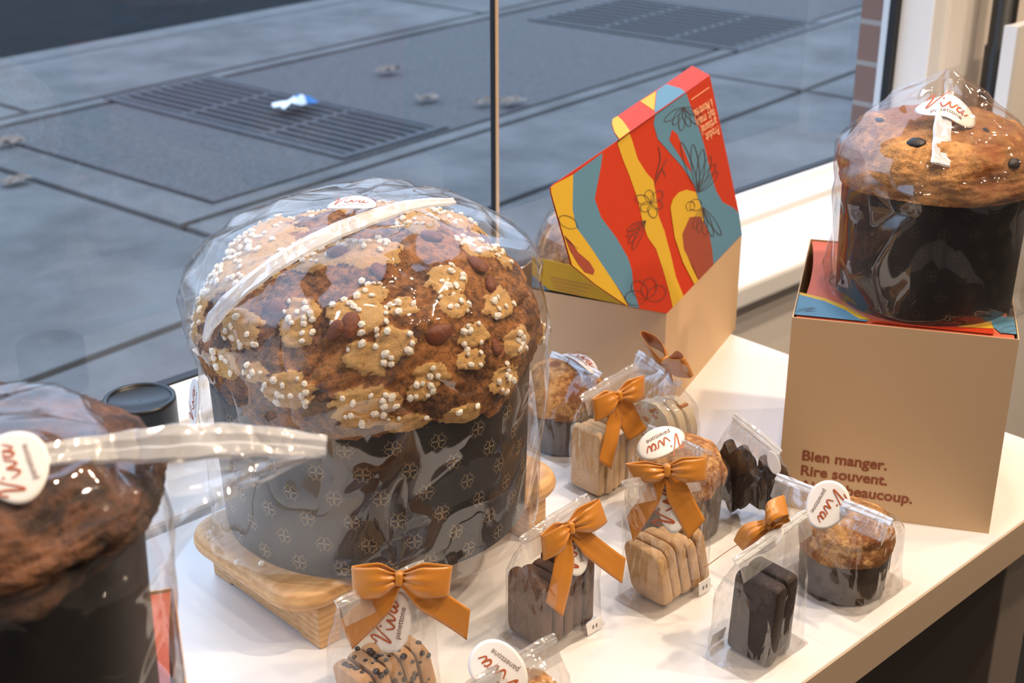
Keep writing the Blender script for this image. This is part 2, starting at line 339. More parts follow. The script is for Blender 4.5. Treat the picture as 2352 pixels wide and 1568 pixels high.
# black pole and panel right of the window
pb_ = PA(2303, 60, 1, .985)
q = MB(); q.tube([(pb_.x, .985, ZF), (pb_.x, .985, .16), (pb_.x, .985, .163), (pb_.x, .985, ZC-.01)], [.0215, .0215, .0185, .0185], M_BLACK, n=20)
tag(q.build('black_pole', smooth=True, origin=(pb_.x, .985, ZF)), 'round black metal pole standing by the cream wall right of the window', 'pole')
e0 = PA(2330, 62, 1, .93)
q = MB(); q.abox((e0.x, .925, ZF), (e0.x+.012, .945, e0.z), M_WHITE); q.abox((e0.x+.012, .927, ZF), (e0.x+.60, .943, e0.z), M_CREAM)
tag(q.build('partition_panel', origin=(e0.x+.3, .93, ZF)), 'cream partition panel with a white front edge beside the black pole', 'panel')
# ---- pavement outside
def stone(name, col, vs, dark=.65, bump=.6):
    return mat(name, col, .9, .12, col2=tuple(c*dark for c in col), vscale=vs, bump=bump, bscale=140)
M_WALK = stone('concrete_walk', (.168, .165, .160), 2.6, .62)
M_AGG = stone('exposed_aggregate', (.132, .128, .128), 60, .62, 1.0)
M_ROAD = stone('asphalt', (.008, .010, .012), 4, .5)
M_KERB = stone('kerb_concrete', (.17, .167, .162), 6, .8)
M_JOINT = stone('joint_dirt', (.035, .034, .032), 30, .6)
M_IRON = mat('cast_iron', (.045, .047, .052), .6, .4, var=.4, vscale=30)
ua = math.radians(7.0); UX = Vector((math.cos(ua), math.sin(ua), 0)); UY = Vector((-math.sin(ua), math.cos(ua), 0)); O2 = P(410, 520, ZF)
def S(a, b, z=0): return Vector((O2.x, O2.y, ZF))+UX*a+UY*b+Vector((0, 0, z))
def AB(u, v):
    d = P(u, v, ZF)-O2; return d.dot(UX), d.dot(UY)
kb = sum(AB(u, v)[1] for u, v in ((0, 140), (430, 52)))/2          # road edge
l1 = sum(AB(u, v)[1] for u, v in ((0, 270), (1122, 30)))/2
ln = sum(AB(u, v)[1] for u, v in ((0, 872), (430, 765)))/2
c2 = AB(1770, 196)[0]
q = MB(); q.poly([S(-14, ln-6, -.02), S(30, ln-6, -.02), S(30, kb-.02, -.02), S(-14, kb-.02, -.02)], M_JOINT)
g = .017
aL, bL = AB(20, 285); aN, bN = AB(490, 465); ain, bin_, bto = aN, bN, l1-.10
def tile(a0, a1, b0, b1, m, z=0): q.prism([S(a0+g, b0+g, z-.03), S(a1-g, b0+g, z-.03), S(a1-g, b1-g, z-.03), S(a0+g, b1-g, z-.03)], (0, 0, .03), m)
for k in range(-4, 0): tile(c2*k, c2*(k+1), ln, l1, M_WALK)
for k in range(-4, 7):
    tile(c2*k, c2*(k+1), ln-1.6, ln, M_WALK); tile(c2*k+.5, c2*(k+1)+.5, l1, kb-.16, M_WALK)
for k in range(0, 6): tile(c2*k, c2*(k+1), ln, 0, M_WALK)
# bordered panel of exposed aggregate, right of the cross joint
tile(0, ain, 0, l1, M_WALK); tile(ain-2*g, c2*3, 0, bin_, M_WALK); tile(ain-2*g, c2*3, bto, l1, M_WALK)
tile(ain, c2*3, bin_, bto, M_AGG, -.004)
struct('sidewalk', q)
q = MB(); q.prism([S(-14, kb-.16, -.16), S(30, kb-.16, -.16), S(30, kb, -.16), S(-14, kb, -.16)], (0, 0, .165), M_KERB); struct('kerb', q, bevel=.015)
q = MB(); q.poly([S(-20, kb, -.14), S(40, kb, -.14), S(40, kb+14, -.14), S(-20, kb+14, -.14)], M_ROAD); struct('road', q)
M_PITSHADE = mat('grate_pit_shade', (.004, .004, .005), .9)  # near-black sheet: shade of the hollow under the bars, painted in
def grate(corners, label, nb):
    ab = [AB(*c) for c in corners]; a0 = min(x[0] for x in ab); a1 = max(x[0] for x in ab); b0 = min(x[1] for x in ab); b1 = max(x[1] for x in ab)
    t = thing('pavement_grate', S((a0+a1)/2, (b0+b1)/2), label, 'grate', 'iron grates in the pavement')
    f = MB(); w = .035
    for x0, x1, y0, y1 in ((a0, a1, b0, b0+w), (a0, a1, b1-w, b1), (a0, a0+w, b0+w, b1-w), (a1-w, a1, b0+w, b1-w)):
        f.prism([S(x0, y0, -.006), S(x1, y0, -.006), S(x1, y1, -.006), S(x0, y1, -.006)], (0, 0, .010), M_IRON)
    f.build('frame', t)
    f = MB(); f.poly([S(a0+w, b0+w, -.003), S(a1-w, b0+w, -.003), S(a1-w, b1-w, -.003), S(a0+w, b1-w, -.003)], M_PITSHADE); f.build('pit_shade', t)
    f = MB()
    for i in range(nb):
        x = a0+w+(a1-a0-2*w)*(i+.5)/nb; h = (a1-a0-2*w)/nb*.24
        f.prism([S(x-h, b0+w, -.002), S(x+h, b0+w, -.002), S(x+h, b1-w, -.002), S(x-h, b1-w, -.002)], (0, 0, .006), M_IRON)
    for i in range(1, 3):
        y = b0+(b1-b0)*i/3; f.prism([S(a0+w, y-.012, -.002), S(a1-w, y-.012, -.002), S(a1-w, y+.012, -.002), S(a0+w, y+.012, -.002)], (0, 0, .005), M_IRON)
    f.build('bars', t)
grate(((470, 175), (925, 270), (790, 365), (400, 265)), 'dark iron pavement grate under the crumpled white and blue paper', 9)
grate(((1215, 45), (1530, 5), (1850, 72), (1690, 118)), 'dark iron pavement grate far outside, above the open printed lid', 10)
rnd = random.Random(4)
def scrap(name, u, v, s, m, label, cat, group=None, m2=None, z=.006):
    c = P(u, v, ZF+.01); q = MB(); n_ = 7
    rows = []
    for i in range(n_):
        rows.append([c+Vector(((i/(n_-1)-.5)*s*(1+.4*rnd.random()), (j/(n_-1)-.5)*s*.6*(1+.4*rnd.random()), z+abs(noise.noise(Vector((i*.7+u, j*.7, 3))))*s*.45)) for j in range(n_)])
    q.grid(rows[:5], m); q.grid(rows[4:], m2 or m)
    return tag(q.build(name, origin=c, solid=.001), label, cat, group)
M_LEAF = mat('dry_leaf', srgb(142, 126, 112), .8, var=.3); M_PAPER = mat('litter_paper', (.85, .85, .88), .7); M_BLUEP = mat('litter_blue', (.05, .22, .5), .6)
scrap('crumpled_paper', 676, 250, .14, M_PAPER, 'crumpled white paper with a blue end lying on the pavement grate', 'litter', m2=M_BLUEP, z=.02)
for u, v, s, w in ((980, 228, .075, 'pale dry leaf on the pavement left of the window joint strip, right of the paper'), (1112, 238, .06, 'small dry leaf almost touching the window joint strip on its left'), (1176, 236, .085, 'tan dry leaf just right of the window joint strip'), (36, 418, .075, 'grey dry leaf by the dark joint at the far left of the photo'), (890, 165, .08, 'light curled leaf on the pavement above and right of the paper'), (20, 330, .08, 'tan crumpled leaf at the left photo edge by the pavement panel corner')):
    scrap('fallen_leaf', u, v, s, M_LEAF, w, 'leaf', 'dry leaves on the pavement')
# ------------------------------------------------------------------ display table
TX0, TX1, TY0, TY1, TT = -1.2, 1.105, .417, .880, .036
M_LEG = mat('shaded_table_leg', (.22, .18, .155), .6)  # white leg; the shade under the tabletop is put into this darker colour
table = thing('display_table', (.0, .65, ZF), 'white display table with a tan front edge under all the pastries', 'table')
q = MB(); q.abox((TX0, TY0, -TT), (TX1, TY1, 0), M_TABLE); q.build('tabletop', table, bevel=.0015)
q = MB(); q.abox((TX0, TY0-.0016, -TT+.001), (TX1, TY0-.0002, -.001), M_TEDGE); q.build('edge_band', table)
for x in (TX0+.05, 1.032):
    q = MB(); q.abox((x, .45, ZF), (x+.06, .83, -TT), M_LEG); q.build('leg', table, bevel=.002)
# ------------------------------------------------------------------ builders
Z_ = Vector((0, 0, 1))
def hit(o, u, v, off=0.0):
    me = o.data; base = Vector(o['_w'])
    b = BVHTree.FromPolygons([x.co+base for x in me.vertices], [list(p.vertices) for p in me.polygons])
    h = b.ray_cast(CAM, ray(u, v).normalized())
    if h[0] is None: raise ValueError('miss %s %d %d' % (o.name, u, v))
    n = h[1] if h[1].dot(CAMDIR) > 0 else -h[1]
    return h[0]+n*off, n
def rrect(hx, hy, r, n=8):
    out = []
    for cx, cy, a0 in ((hx-r, hy-r, 0), (-hx+r, hy-r, 90), (-hx+r, -hy+r, 180), (hx-r, -hy+r, 270)):
        for k in range(n+1):
            a = math.radians(a0+90*k/n); out.append((cx+r*math.cos(a), cy+r*math.sin(a)))
    return out
def superell(a, b, ex, n, ang=0.0):
    out = []
    for k in range(n):
        t = 2*math.pi*(k+.5)/n; c, s = math.cos(t), math.sin(t)
        r = (abs(c)**ex+abs(s)**ex)**(-1/ex); x, y = a*r*c, b*r*s
        out.append((x*math.cos(ang)-y*math.sin(ang), x*math.sin(ang)+y*math.cos(ang)))
    return out
def film_loft(root, name, rings, levels, n, jit, m, seed, bottom=True, top=False, pleat=0.0, crease=.0007, soft=0, twist=0.0):
    """clear film wrapped round something: rings = (cx,cy,z,a,b,angle,exponent); facets are shaken so the film creases"""
    rnd = random.Random(seed); rows = []
    for i in range(levels):
        t = i/(levels-1)*(len(rings)-1); k = min(int(t), len(rings)-2); f = t-k
        A, B = rings[k], rings[k+1]; g = [a+(b-a)*f for a, b in zip(A, B)]
        pts = superell(g[3], g[4], g[6], n, g[5]+twist*(g[2]-rings[0][2])); row = []
        for j, (x, y) in enumerate(pts):
            d = Vector((x, y, 0)); l = max(d.length, 1e-6); e = min(1, min(g[3], g[4])/.012)
            nz = noise.noise(Vector((x*38+seed, y*38, g[2]*30)))*1.3+noise.noise(Vector((x*90, y*90+seed, g[2]*26)))*.7
            k2 = 1+(jit*e*(nz+rnd.uniform(-.55, .55))+pleat*e*math.sin(j*2.399+seed)*abs(math.sin(j*.7+i*.12)))/l
            row.append(Vector((g[0]+x*k2, g[1]+y*k2, g[2]+rnd.uniform(-.4, .4)*jit*e*(0 if i == 0 else 1))))
        rows.append(row)
    q = MB(); vs = [p for r in rows for p in r]; fs = []
    for i in range(levels-1):
        for j in range(n):
            j2 = (j+1) % n; a, b, c, d = i*n+j, i*n+j2, (i+1)*n+j2, (i+1)*n+j
            fs += [(a, b, c), (a, c, d)] if rnd.random() < .5 else [(a, b, d), (b, c, d)]
    q.add(vs, fs, m)
    if bottom: q.add(rows[0], [list(range(n))[::-1]], m)
    if top:
        c = sum(rows[-1], Vector())/n; q.add(rows[-1]+[c], [(j, (j+1) % n, n) for j in range(n)], m)
    return q.build(name, root, crease=0 if soft else crease, soft=soft)
def lathe_mould(root, c, z0, z1, r0, r1, m, pat=None, patm=None, seed=1, crimp=0.0, nseg=144):
    q = MB(); rows = []
    def R(th, t): return r0+(r1-r0)*t+crimp*math.sin(th*60)+.0008*noise.noise(Vector((math.cos(th)*3, math.sin(th)*3, seed+t*2)))
    def pt(th, t, off=0):
        r = R(th, t)+off; z = z0+(z1-z0)*t
        return Vector((c[0]+r*math.cos(th), c[1]+r*math.sin(th), z))
    for t in (0, .02, .2, .4, .6, .8, .98, 1):
        rows.append([pt(2*math.pi*k/nseg, t)+Vector((0, 0, .0025*noise.noise(Vector((math.cos(k*.3)*1.5, k*.05, seed))) if t >= .98 else 0)) for k in range(nseg)])
    inner = [Vector((c[0]+(p.x-c[0])*.985, c[1]+(p.y-c[1])*.985, p.z)) for p in rows[-1]]
    rows += [inner, [Vector((p.x, p.y, z1-.02)) for p in inner]]
    q.grid(rows, m, closed=True); q.poly(rows[0][::-1], m)
    if pat:
        dx, dz, size = pat; nrow = int((z1-z0)/dz)
        ncol = int(2*math.pi*r0/dx)
        for i in range(nrow+1):
            for j in range(ncol):
                th0 = 2*math.pi*(j+(.5 if i % 2 else 0))/ncol+.04*i; zc = z0+dz*(i+.45)
                for lf in range(4):
                    a0 = math.radians(45+90*lf); pts = []
                    for (x, y) in ((.12, 0), (.5, .42), (.85, .52), (1.02, .25), (.86, .0), (1.02, -.25), (.85, -.52), (.5, -.42), (.12, 0)):
                        xx, yy = x*size, y*size
                        pts.append((xx*math.cos(a0)-yy*math.sin(a0), xx*math.sin(a0)+yy*math.cos(a0)))
                    prs = stroke2d(pts, size*.10, 3, taper=False)
                    if any(not z0+.001 < zc+p.y < z1-.002 for p, _ in prs): continue
                    q.grid([[pt(th0+p.x/r0, (zc+p.y-z0)/(z1-z0), .0003) for p in pr] for pr in prs], patm)
                for (x, y) in ((1.25, 0), (-1.25, 0), (.55, 1.15), (-.55, 1.15), (.55, -1.15), (-.55, -1.15)):
                    zz = zc+y*size
                    if not z0+.002 < zz < z1-.003: continue
                    w = size*.07; q.add([pt(th0+(x*size+sx_*w)/r0, (zz+sz_*w-z0)/(z1-z0), .0003) for sx_, sz_ in ((-1, -1), (1, -1), (1, 1), (-1, 1))], [(0, 1, 2, 3)], patm)
    return q.build('paper_mould', root, smooth=True)
def dome(root, c, rm, ze, hz, a0, pw, m, amp, fr, seed, nt_=200, na=90, patches=(), crack=0.0, glazed=0.0, name='dome'):
    """risen top of a loaf; patches = [(direction vector, angular radius)] carry glaze"""
    vs = []; fs = []; gl = []
    for i in range(na+1):
        a = a0+(math.pi/2-a0)*i/na
        for j in range(nt_):
            th = 2*math.pi*j/nt_; d = Vector((math.cos(th)*math.cos(a), math.sin(th)*math.cos(a), math.sin(a)))
            r = rm*max(math.cos(a), 0)**pw; p = Vector((r*math.cos(th), r*math.sin(th), hz*math.sin(a)))
            nn = Vector((d.x/rm, d.y/rm, d.z/hz)).normalized()
            big = noise.noise(d*2.2+Vector((seed, 0, 0)))*amp*1.6+noise.fractal(d*fr+Vector((seed, 3, 0)), .7, 2.1, 5)*amp*.55
            fine = noise.fractal(d*fr*5+Vector((0, seed, 0)), .8, 2.2, 3)*amp*.22
            if crack: big -= crack*max(0, 1-abs(noise.noise(d*3.1+Vector((seed*2, 1, 5))))*7)
            g = 0.0
            for pd, pr in patches:
                if pd.dot(d) < math.cos(pr*1.6): continue
                ang = pd.angle(d); e = ang/pr+noise.noise(d*14+pd*5)*.30+noise.noise(d*45)*.16
                g = max(g, 1-smooth01(.82, 1.0, e))
            big += g*amp*.85
            if i == 0: big *= .3
            p += nn*(big+fine); vs.append(Vector((c[0], c[1], ze))+p); gl.append(max(g, glazed))
    for i in range(na):
        for j in range(nt_):
            j2 = (j+1) % nt_; fs.append((i*nt_+j, i*nt_+j2, (i+1)*nt_+j2, (i+1)*nt_+j))
    q = MB(); q.add(vs, fs, m); q.add(vs[:nt_], [list(range(nt_))[::-1]], m); gl += gl[:nt_]
    o = q.build(name, root, smooth=True)
    at = o.data.attributes.new('glaze', 'FLOAT', 'POINT'); at.data.foreach_set('value', gl)
    return o
VIVA = [[(2, 105), (22, 142), (44, 158), (48, 120), (22, 40), (14, 8), (34, 22), (90, 105), (160, 196)],
        [(108, 60), (122, 14), (140, 4), (160, 30), (180, 66), (184, 40), (192, 8), (214, 22), (234, 62), (250, 66)],
        [(284, 62), (262, 60), (248, 24), (266, 6), (290, 34), (302, 62), (294, 20), (306, 4), (326, 24), (346, 52)]]
def sticker(root, c, n, tpx, a, b, fold=None, seg=48, upx=None, label=None, egg=.16, txt=True):
    """white egg-shaped sticker; tpx = reading direction on the picture, laid into the plane with normal n"""
    c = Vector(c); n = Vector(n).normalized(); u, v = pix(c)
    t = (PN(u+tpx[0], v+tpx[1], c, n)-c); t = (t-n*t.dot(n)).normalized(); w = n.cross(t)
    def mp(x, y, h=0.0):
        return c+t*x+w*y+n*(h-(fold(x, y) if fold else 0))
    q = MB(); rows = []
    for i in range(9):
        k = i/8; rows.append([mp(a*k*math.cos(2*math.pi*j/seg), b*k*math.sin(2*math.pi*j/seg)*(1+egg*math.cos(2*math.pi*j/seg))) for j in range(seg)])
    q.grid(rows, M_STICK, closed=True); s = q.build('sticker', root, smooth=True, solid=.00025)
    if label: s['label'] = label
    if txt:
        q = MB(); L = a*1.45; k = L/350
        for st in VIVA:
            q.grid([[mp(p.x*k-L/2, p.y*k-b*.12, .0005) for p in pr] for pr in stroke2d(st, 15, 7)], M_LETTER)
        q.add([mp((126+9*math.cos(x))*k-L/2, (104+9*math.sin(x))*k-b*.12, .0005) for x in [i*math.pi/4 for i in range(8)]], [list(range(8))], M_LETTER)
        vs, fs, wd_ = text2d('panettone'); k2 = a*1.02/wd_
        q.add([mp(p.x*k2-a*.50, p.y*k2-b*.52, .0005) for p in vs], fs, M_GREYTXT)
        l = q.build('lettering', s)
    return s
def bow(root, K, n, L, R, T, kn=(.0034, .0060), bulge=.008):
    """satin bow: L,R = picture corners of the loop ends (top, bottom); T = end corners of the two tails"""
    K = Vector(K); n = Vector(n).normalized(); b = MB()
    Z = Vector((0, 0, 1)); e2 = (Z-n*Z.dot(n)).normalized(); e1 = e2.cross(n)
    hk = kn[1]*.75
    def pl(px): return PN(px[0], px[1], K, n)
    for side in (L, R):
        A, B = pl(side[0]), pl(side[1]); end = (A+B)/2; hw = (A-B)/2; rows = []
        kd = hw.normalized()*hk
        def row(u, off, ext=0):
            mid = K.lerp(end, u)+(end-K).normalized()*ext; h = kd.lerp(hw, smooth01(0, .5, u)); r = []
            for j in range(13):
                v = j/6-1; pl_ = .0016*math.sin(v*8.5)*(1-u)**2
                r.append(mid+h*v+n*(off*(1-.18*v*v)+pl_))
            return r
        N = 14
        for i in range(N+1):
            u = i/N; rows.append(row(u, .0012+bulge*math.sin(math.pi*min(1, u*1.02))**.8*(1-.35*u)+.0018*u))
        rows.append(row(1, .0010, .0011)); rows.append(row(1, -.0004, .0013)); rows.append(row(1, -.0016, .0006))
        for i in range(N, -1, -1):
            u = i/N; rows.append(row(u, -.0018-.002*math.sin(math.pi*u)))
        b.grid(rows, M_RIB)
    o = b.build('bow', root, smooth=True, solid=.0004)
    for ti, (pa, pb) in enumerate(T):
        A, B = pl(pa), pl(pb); q = MB(); rows = []; st = K-e2*kn[1]*.4; kd = (A-B).normalized()*hk
        for i in range(19):
            u = i/18; mid = st.lerp((A+B)/2, u); h = kd.lerp((A-B)/2, smooth01(0, .34, u)); r = []
            # tail end is cut on the slant between its two corners
            for j in range(9):
                v = j/4-1
                r.append(mid+h*v+n*(-.0012+.0030*math.sin(u*4.6+ti*1.3)*u+.0010*math.sin(v*6)*(1-u)**2+.0007*v*u))
            rows.append(r)
        q.grid(rows, M_RIB); q.build('ribbon_tail', o, smooth=True, solid=.0004)
    q = MB(); rows = []
    for i in range(9):
        f = i/8*2-1; s_ = (1-abs(f)**4)**.25; r = []
        for k in range(16):
            a = 2*math.pi*k/16; x = abs(math.cos(a))**.6*math.copysign(1, math.cos(a)); y = abs(math.sin(a))**.8*math.copysign(1, math.sin(a))
            r.append(K+e1*x*kn[0]*(.86+.14*f*f)*max(s_, .05)+n*(y*.0042*max(s_, .05)+.002)+e2*f*kn[1])
        rows.append(r)
    q.grid(rows, M_RIB, closed=True); q.build('knot', o, smooth=True)
    return o
def fold_strip(root, path, rad, m=None, flat=1.0, name='fold', n=10):
    q = MB(); q.tube(catmull(path, 6), rad, m or M_FOLD, n=n, flat=flat); return q.build(name, root, smooth=True)
def band(root, pts, nrm, widths, m, name, thick=.0016, label=None):
    """flat folded film band lying along a path; nrm = which way it faces"""
    c = catmull(pts, 7); nn = [Vector(x) for x in nrm] if isinstance(nrm, list) else None; q = MB(); rows = []
    for i, p in enumerate(c):
        f = i/(len(c)-1); t = (c[min(i+1, len(c)-1)]-c[max(i-1, 0)]).normalized()
        if nn: g = f*(len(nn)-1); k = min(int(g), len(nn)-2); N = nn[k].lerp(nn[k+1], g-k).normalized()
        else: N = Vector(nrm).normalized()
        s = t.cross(N).normalized(); N = s.cross(t); g = f*(len(widths)-1); k = min(int(g), len(widths)-2); w = widths[k]+(widths[k+1]-widths[k])*(g-k)
        prof = [(-1, 0), (-.9, .8), (-.4, 1.0), (.1, .55), (.2, .95), (.8, .8), (1, 0), (.8, -.5), (-.8, -.5)]
        rows.append([p+s*(x*w/2+.0003*math.sin(i*1.3+x*4))+N*(y*thick) for x, y in prof])
    q.grid(rows, m, closed=True); q.poly(rows[0][::-1], m); q.poly(rows[-1], m)
    o = q.build(name, root)
    if label: o['label'] = label
    return o
def gift_bag(name_label, cx, cy, L, Wd, ang, R0, R1, seed, hb=.056, jit=.0011, label=None, cat='bag', group='small clear bags on the table', ex=7, z0=.0006, white=0):
    t = thing('cellophane_bag', (cx, cy, 0), label, cat, group); t['_w'] = (cx, cy, 0)
    R0, R1 = Vector(R0), Vector(R1); rc = (R0+R1)/2; d = R1-R0; ra = math.atan2(d.y, d.x)
    while ra-ang > math.pi/2: ra -= math.pi
    while ang-ra > math.pi/2: ra += math.pi
    zr = rc.z; rings = []
    a, b = L/2, Wd/2; rl = math.hypot(d.x, d.y)/2
    for f, kx, kb, s in ((0, 1.0, 1.0, 0), (.08, .97, .96, 0), (.34, .96, .93, .02), (.62, .95, .86, .12), (.80, .93, .62, .45), (.93, .9, .28, .85), (1.0, None, None, 1)):
        z = z0+(zr-z0)*f; x = cx+(rc.x-cx)*s; y = cy+(rc.y-cy)*s
        if kx is None: aa, bb = rl*.99, .0014
        else: aa, bb = (a*kx)*(1-s)+rl*s*.98, b*kb
        rings.append((x, y, z, aa, bb, ang+(ra-ang)*s, ex if f < .7 else 4))
    film = film_loft(t, 'film', rings, 15, 44, jit, M_FILM, seed)
    # tilt the mouth so that the fold lies on the two given ends
    me = film.data; base = Vector(film['_w']); ax = (d.normalized() if d.length else Vector((1, 0, 0))); sl = (R1.z-R0.z)/max(rl*2, 1e-6)
    hd = Vector((d.x, d.y, 0)).normalized()
    for v in me.vertices:
        p = v.co+base; k = smooth01(.45*zr, zr, p.z); v.co.z += k*sl*(p-rc).dot(hd)
    rolls = [R0-ax*.001+Vector((0, 0, .0005)), rc+Vector((0, 0, .001)), R1+ax*.001+Vector((0, 0, .0005))]
    pn = hd.cross(Vector((0, 0, 1)));
    if pn.dot(FLATCAM) < 0: pn = -pn
    band(t, rolls, pn*.7+Z_*.6, [.0062, .0072, .0062], M_FOLD if white < .5 else M_FOLDB, 'fold', .0013)
    q = MB(); rows = []
    for i in range(4):
        rows.append([R0.lerp(R1, k/6)+pn*(.0026+i*.0016)-Vector((0, 0, i*.0042)) for k in range(7)])
    q.grid(rows, M_FOLD); q.build('fold_flap', t)
    q = MB(); c_, s_ = math.cos(ang), math.sin(ang)
    pts = [(cx+x*c_-y*s_, cy+x*s_+y*c_) for x, y in rrect(a*.99, b*.99, .002, 3)]
    q.prism([(x, y, .0003) for x, y in pts], (0, 0, .0006), M_BASE); q.build('base_sheet', t)
    return t, film, rc, hd, pn
ORD = ['first', 'second', 'third', 'fourth', 'fifth', 'sixth', 'seventh']
def slices(kind, n, x0, x1, cy, wy, h, m, lean, seed, where, cat, group, desc, z0=.0016, chips=0, edge=None, wob=.0012, along='x', round_=.008):
    """upright slices standing side by side in a bag; each one a thing of its own"""
    th = (x1-x0)/n; rnd = random.Random(seed)
    for i in range(n):
        xc = x0+th*(i+.5); t_ = th*.84; hh = h*(1+rnd.uniform(-.06, .04)); w = wy*(1+rnd.uniform(-.05, .02))
        out = rrect(w/2, hh/2, round_, 6); q = MB(); rows = []
        for f in (-1, -.82, -.4, 0, .4, .82, 1):
            ins = 1-.06*max(0, abs(f)-.7)/.3; r = []
            for (y, z) in out:
                k = 1+wob*20*noise.noise(Vector((y*60, z*60, seed+i*3+f*.3)))
                zz = z*k*ins+hh/2; yy = y*k*ins+.001*math.sin(i*2+seed)
                xx = f*t_/2-lean*zz*.9+lean*hh*.5+.0008*noise.noise(Vector((y*120, z*120, i+f)))
                r.append(Vector((xc+xx, cy+yy, z0+zz)) if along == 'x' else Vector((cy+yy, xc+xx, z0+zz)))
            rows.append(r)
        q.grid(rows, m, closed=True); q.poly(rows[0][::-1], edge or m); q.poly(rows[-1], edge or m)
        org = (xc, cy, z0) if along == 'x' else (cy, xc, z0)
        lab = '%s, %s from left in %s' % (desc, ORD[i], where)
        if chips:
            t = thing(kind, org, lab, cat, group); q.build('dough', t, smooth=True)
            proto = None
            for k in range(chips):
                f = rnd.uniform(-.8, .8)
                if k % 2: y = rnd.uniform(-.45, .45)*w; z = hh*.985; nx = 0
                else: y = -w/2*.985; z = rnd.uniform(.15, .95)*hh; nx = 0
                if k % 5 == 0: y = rnd.uniform(-.4, .4)*w; z = rnd.uniform(.2, .9)*hh; f = -1
                p = Vector((xc+f*t_/2-lean*z*.9+lean*hh*.5, cy+y, z0+z)); s = rnd.uniform(.7, 1.3)
                if proto is None:
                    c = MB(); rr = []
                    for a in range(7):
                        ph = -math.pi/2+math.pi*a/6; rr.append([p+Vector((.0019*math.cos(ph)*math.cos(b_*.6283), .0019*math.cos(ph)*math.sin(b_*.6283), .0016*math.sin(ph))) for b_ in range(10)])
                    c.grid(rr, M_CHIP, closed=True)
                    proto = c.build('chocolate_chip', None, smooth=True, origin=p); proto.parent = t; proto.location = p-Vector(org)
                else: copy_to(proto, p, t, scale=(s, s, s))
        else:
            tag(q.build(kind, smooth=True, origin=org), lab, cat, group)
def mini_loaf(c, r, hm, hd, seed, label, film_args=None):
    t = thing('mini_panettone', (c[0], c[1], 0), label, 'panettone', 'mini panettones in clear bags')
    lathe_mould(t, c, .0016, hm, r*.93, r, M_MOULD3, seed=seed, crimp=.0006, nseg=120)
    dome(t, c, r*1.04, hm+.001, hd, -.35, .72, M_GOLDCRUST, .0015, 2.4, seed, 90, 40, glazed=.42)
    return t
# ------------------------------------------------------------------ the giant panettone on its bamboo stand
GC = (.563, .735); GZ = .0515
st = thing('serving_stand', (.567, .735, 0), 'bamboo serving stand with rounded top under the giant panettone', 'stand')
q = MB(); rows = []; hx, hy, rr_, th = .133, .073, .030, .016
for k in range(15):
    a = -math.pi/2+math.pi*k/14; ins = .008*(1-math.cos(a)); z = .050-.0085+.0085*math.sin(a)
    rows.append([(.567+x, .735+y, z) for x, y in rrect(hx-ins, hy-ins, rr_-ins*.6, 10)])
q.grid(rows, M_BAMBOO, closed=True); q.poly(rows[0][::-1], M_BAMBOO); q.poly(rows[-1], M_BAMBOO); q.build('board', st, smooth=True)
for x in (.466, .668):
    q = MB(); pts = [(.668, 0), (.690, 0), (.692, .002), (.778, .002), (.780, 0), (.802, 0), (.802, .034), (.668, .034)]
    q.prism([(x-.009, y, z) for y, z in pts], (.019, 0, 0), M_BAMBOO); q.build('leg', st, bevel=.003)
gp = thing('giant_panettone', (*GC, GZ), 'giant almond-glazed panettone with pearl sugar in a dark clover-printed mould', 'panettone')
lathe_mould(gp, GC, GZ, .168, .112, .1155, M_MOULD, (.0305, .0185, .0052), M_GOLD, 3, nseg=220)
DE, DH, DR = .192, .077, .1215
def dhit(u, v):
    """direction on the dome ellipsoid that the photo shows at a picture point"""
    r = ray(u, v).normalized(); o = CAM-Vector((*GC, DE)); s = Vector((1/DR, 1/DR, 1/DH))
    O = Vector((o.x*s.x, o.y*s.y, o.z*s.z)); D = Vector((r.x*s.x, r.y*s.y, r.z*s.z))
    a = D.dot(D); b = 2*O.dot(D); c = O.dot(O)-1; dd = b*b-4*a*c
    if dd < 0: dd = 0
    t = (-b-math.sqrt(dd))/(2*a); return (O+D*t).normalized()
raw = [(1600, 570, 110), (1930, 720, 112), (1660, 730, 88), (1350, 735, 75), (1110, 790, 140), (790, 760, 95), (740, 880, 95), (1170, 1040, 120), (1310, 960, 105), (1790, 900, 95), (1780, 1060, 85), (2050, 960, 110), (1970, 1170, 115), (1540, 1160, 95), (1490, 1250, 75), (1150, 1340, 160), (1270, 1310, 80), (1400, 1430, 100), (1700, 1370, 105), (690, 1240, 140), (2190, 900, 85), (1000, 380, 110), (1180, 400, 120), (1400, 250, 105), (1580, 240, 100), (1760, 380, 120), (1900, 440, 110), (440, 430, 110), (230, 640, 110), (430, 880, 130), (320, 1080, 110), (1170, 640, 80), (500, 1130, 80), (860, 440, 90), (560, 360, 80), (1080, 170, 80)]
patches = []; rnd = random.Random(11)
for u, v, r in raw:
    d = dhit(400+u/2.613, 420+v/2.613); patches.append((d, r/2.613/3300/.115*1.2))
for k in range(26):
    a = rnd.uniform(.2, 2.6); e = rnd.uniform(-.2, .9); patches.append((Vector((math.cos(a)*math.cos(e), math.sin(a)*math.cos(e), math.sin(e))), rnd.uniform(.25, .45)))
gdome = dome(gp, GC, DR, DE, DH, -.52, .80, M_CRUST, .0034, 4.2, 7.3, 300, 130, patches, crack=.0022)
me = gdome.data; bvh = BVHTree.FromPolygons([v.co+Vector((*GC, GZ)) for v in me.vertices], [list(p.vertices) for p in me.polygons])
def on_dome(d):
    c0 = Vector((*GC, DE)); dv = Vector((d.x*DR, d.y*DR, d.z*DH)).normalized()
    h = bvh.ray_cast(c0+dv*.3, -dv); return (h[0], h[1]) if h[0] is not None else (None, None)
bm = bmesh.new(); bmesh.ops.create_icosphere(bm, subdivisions=1, radius=.0025)
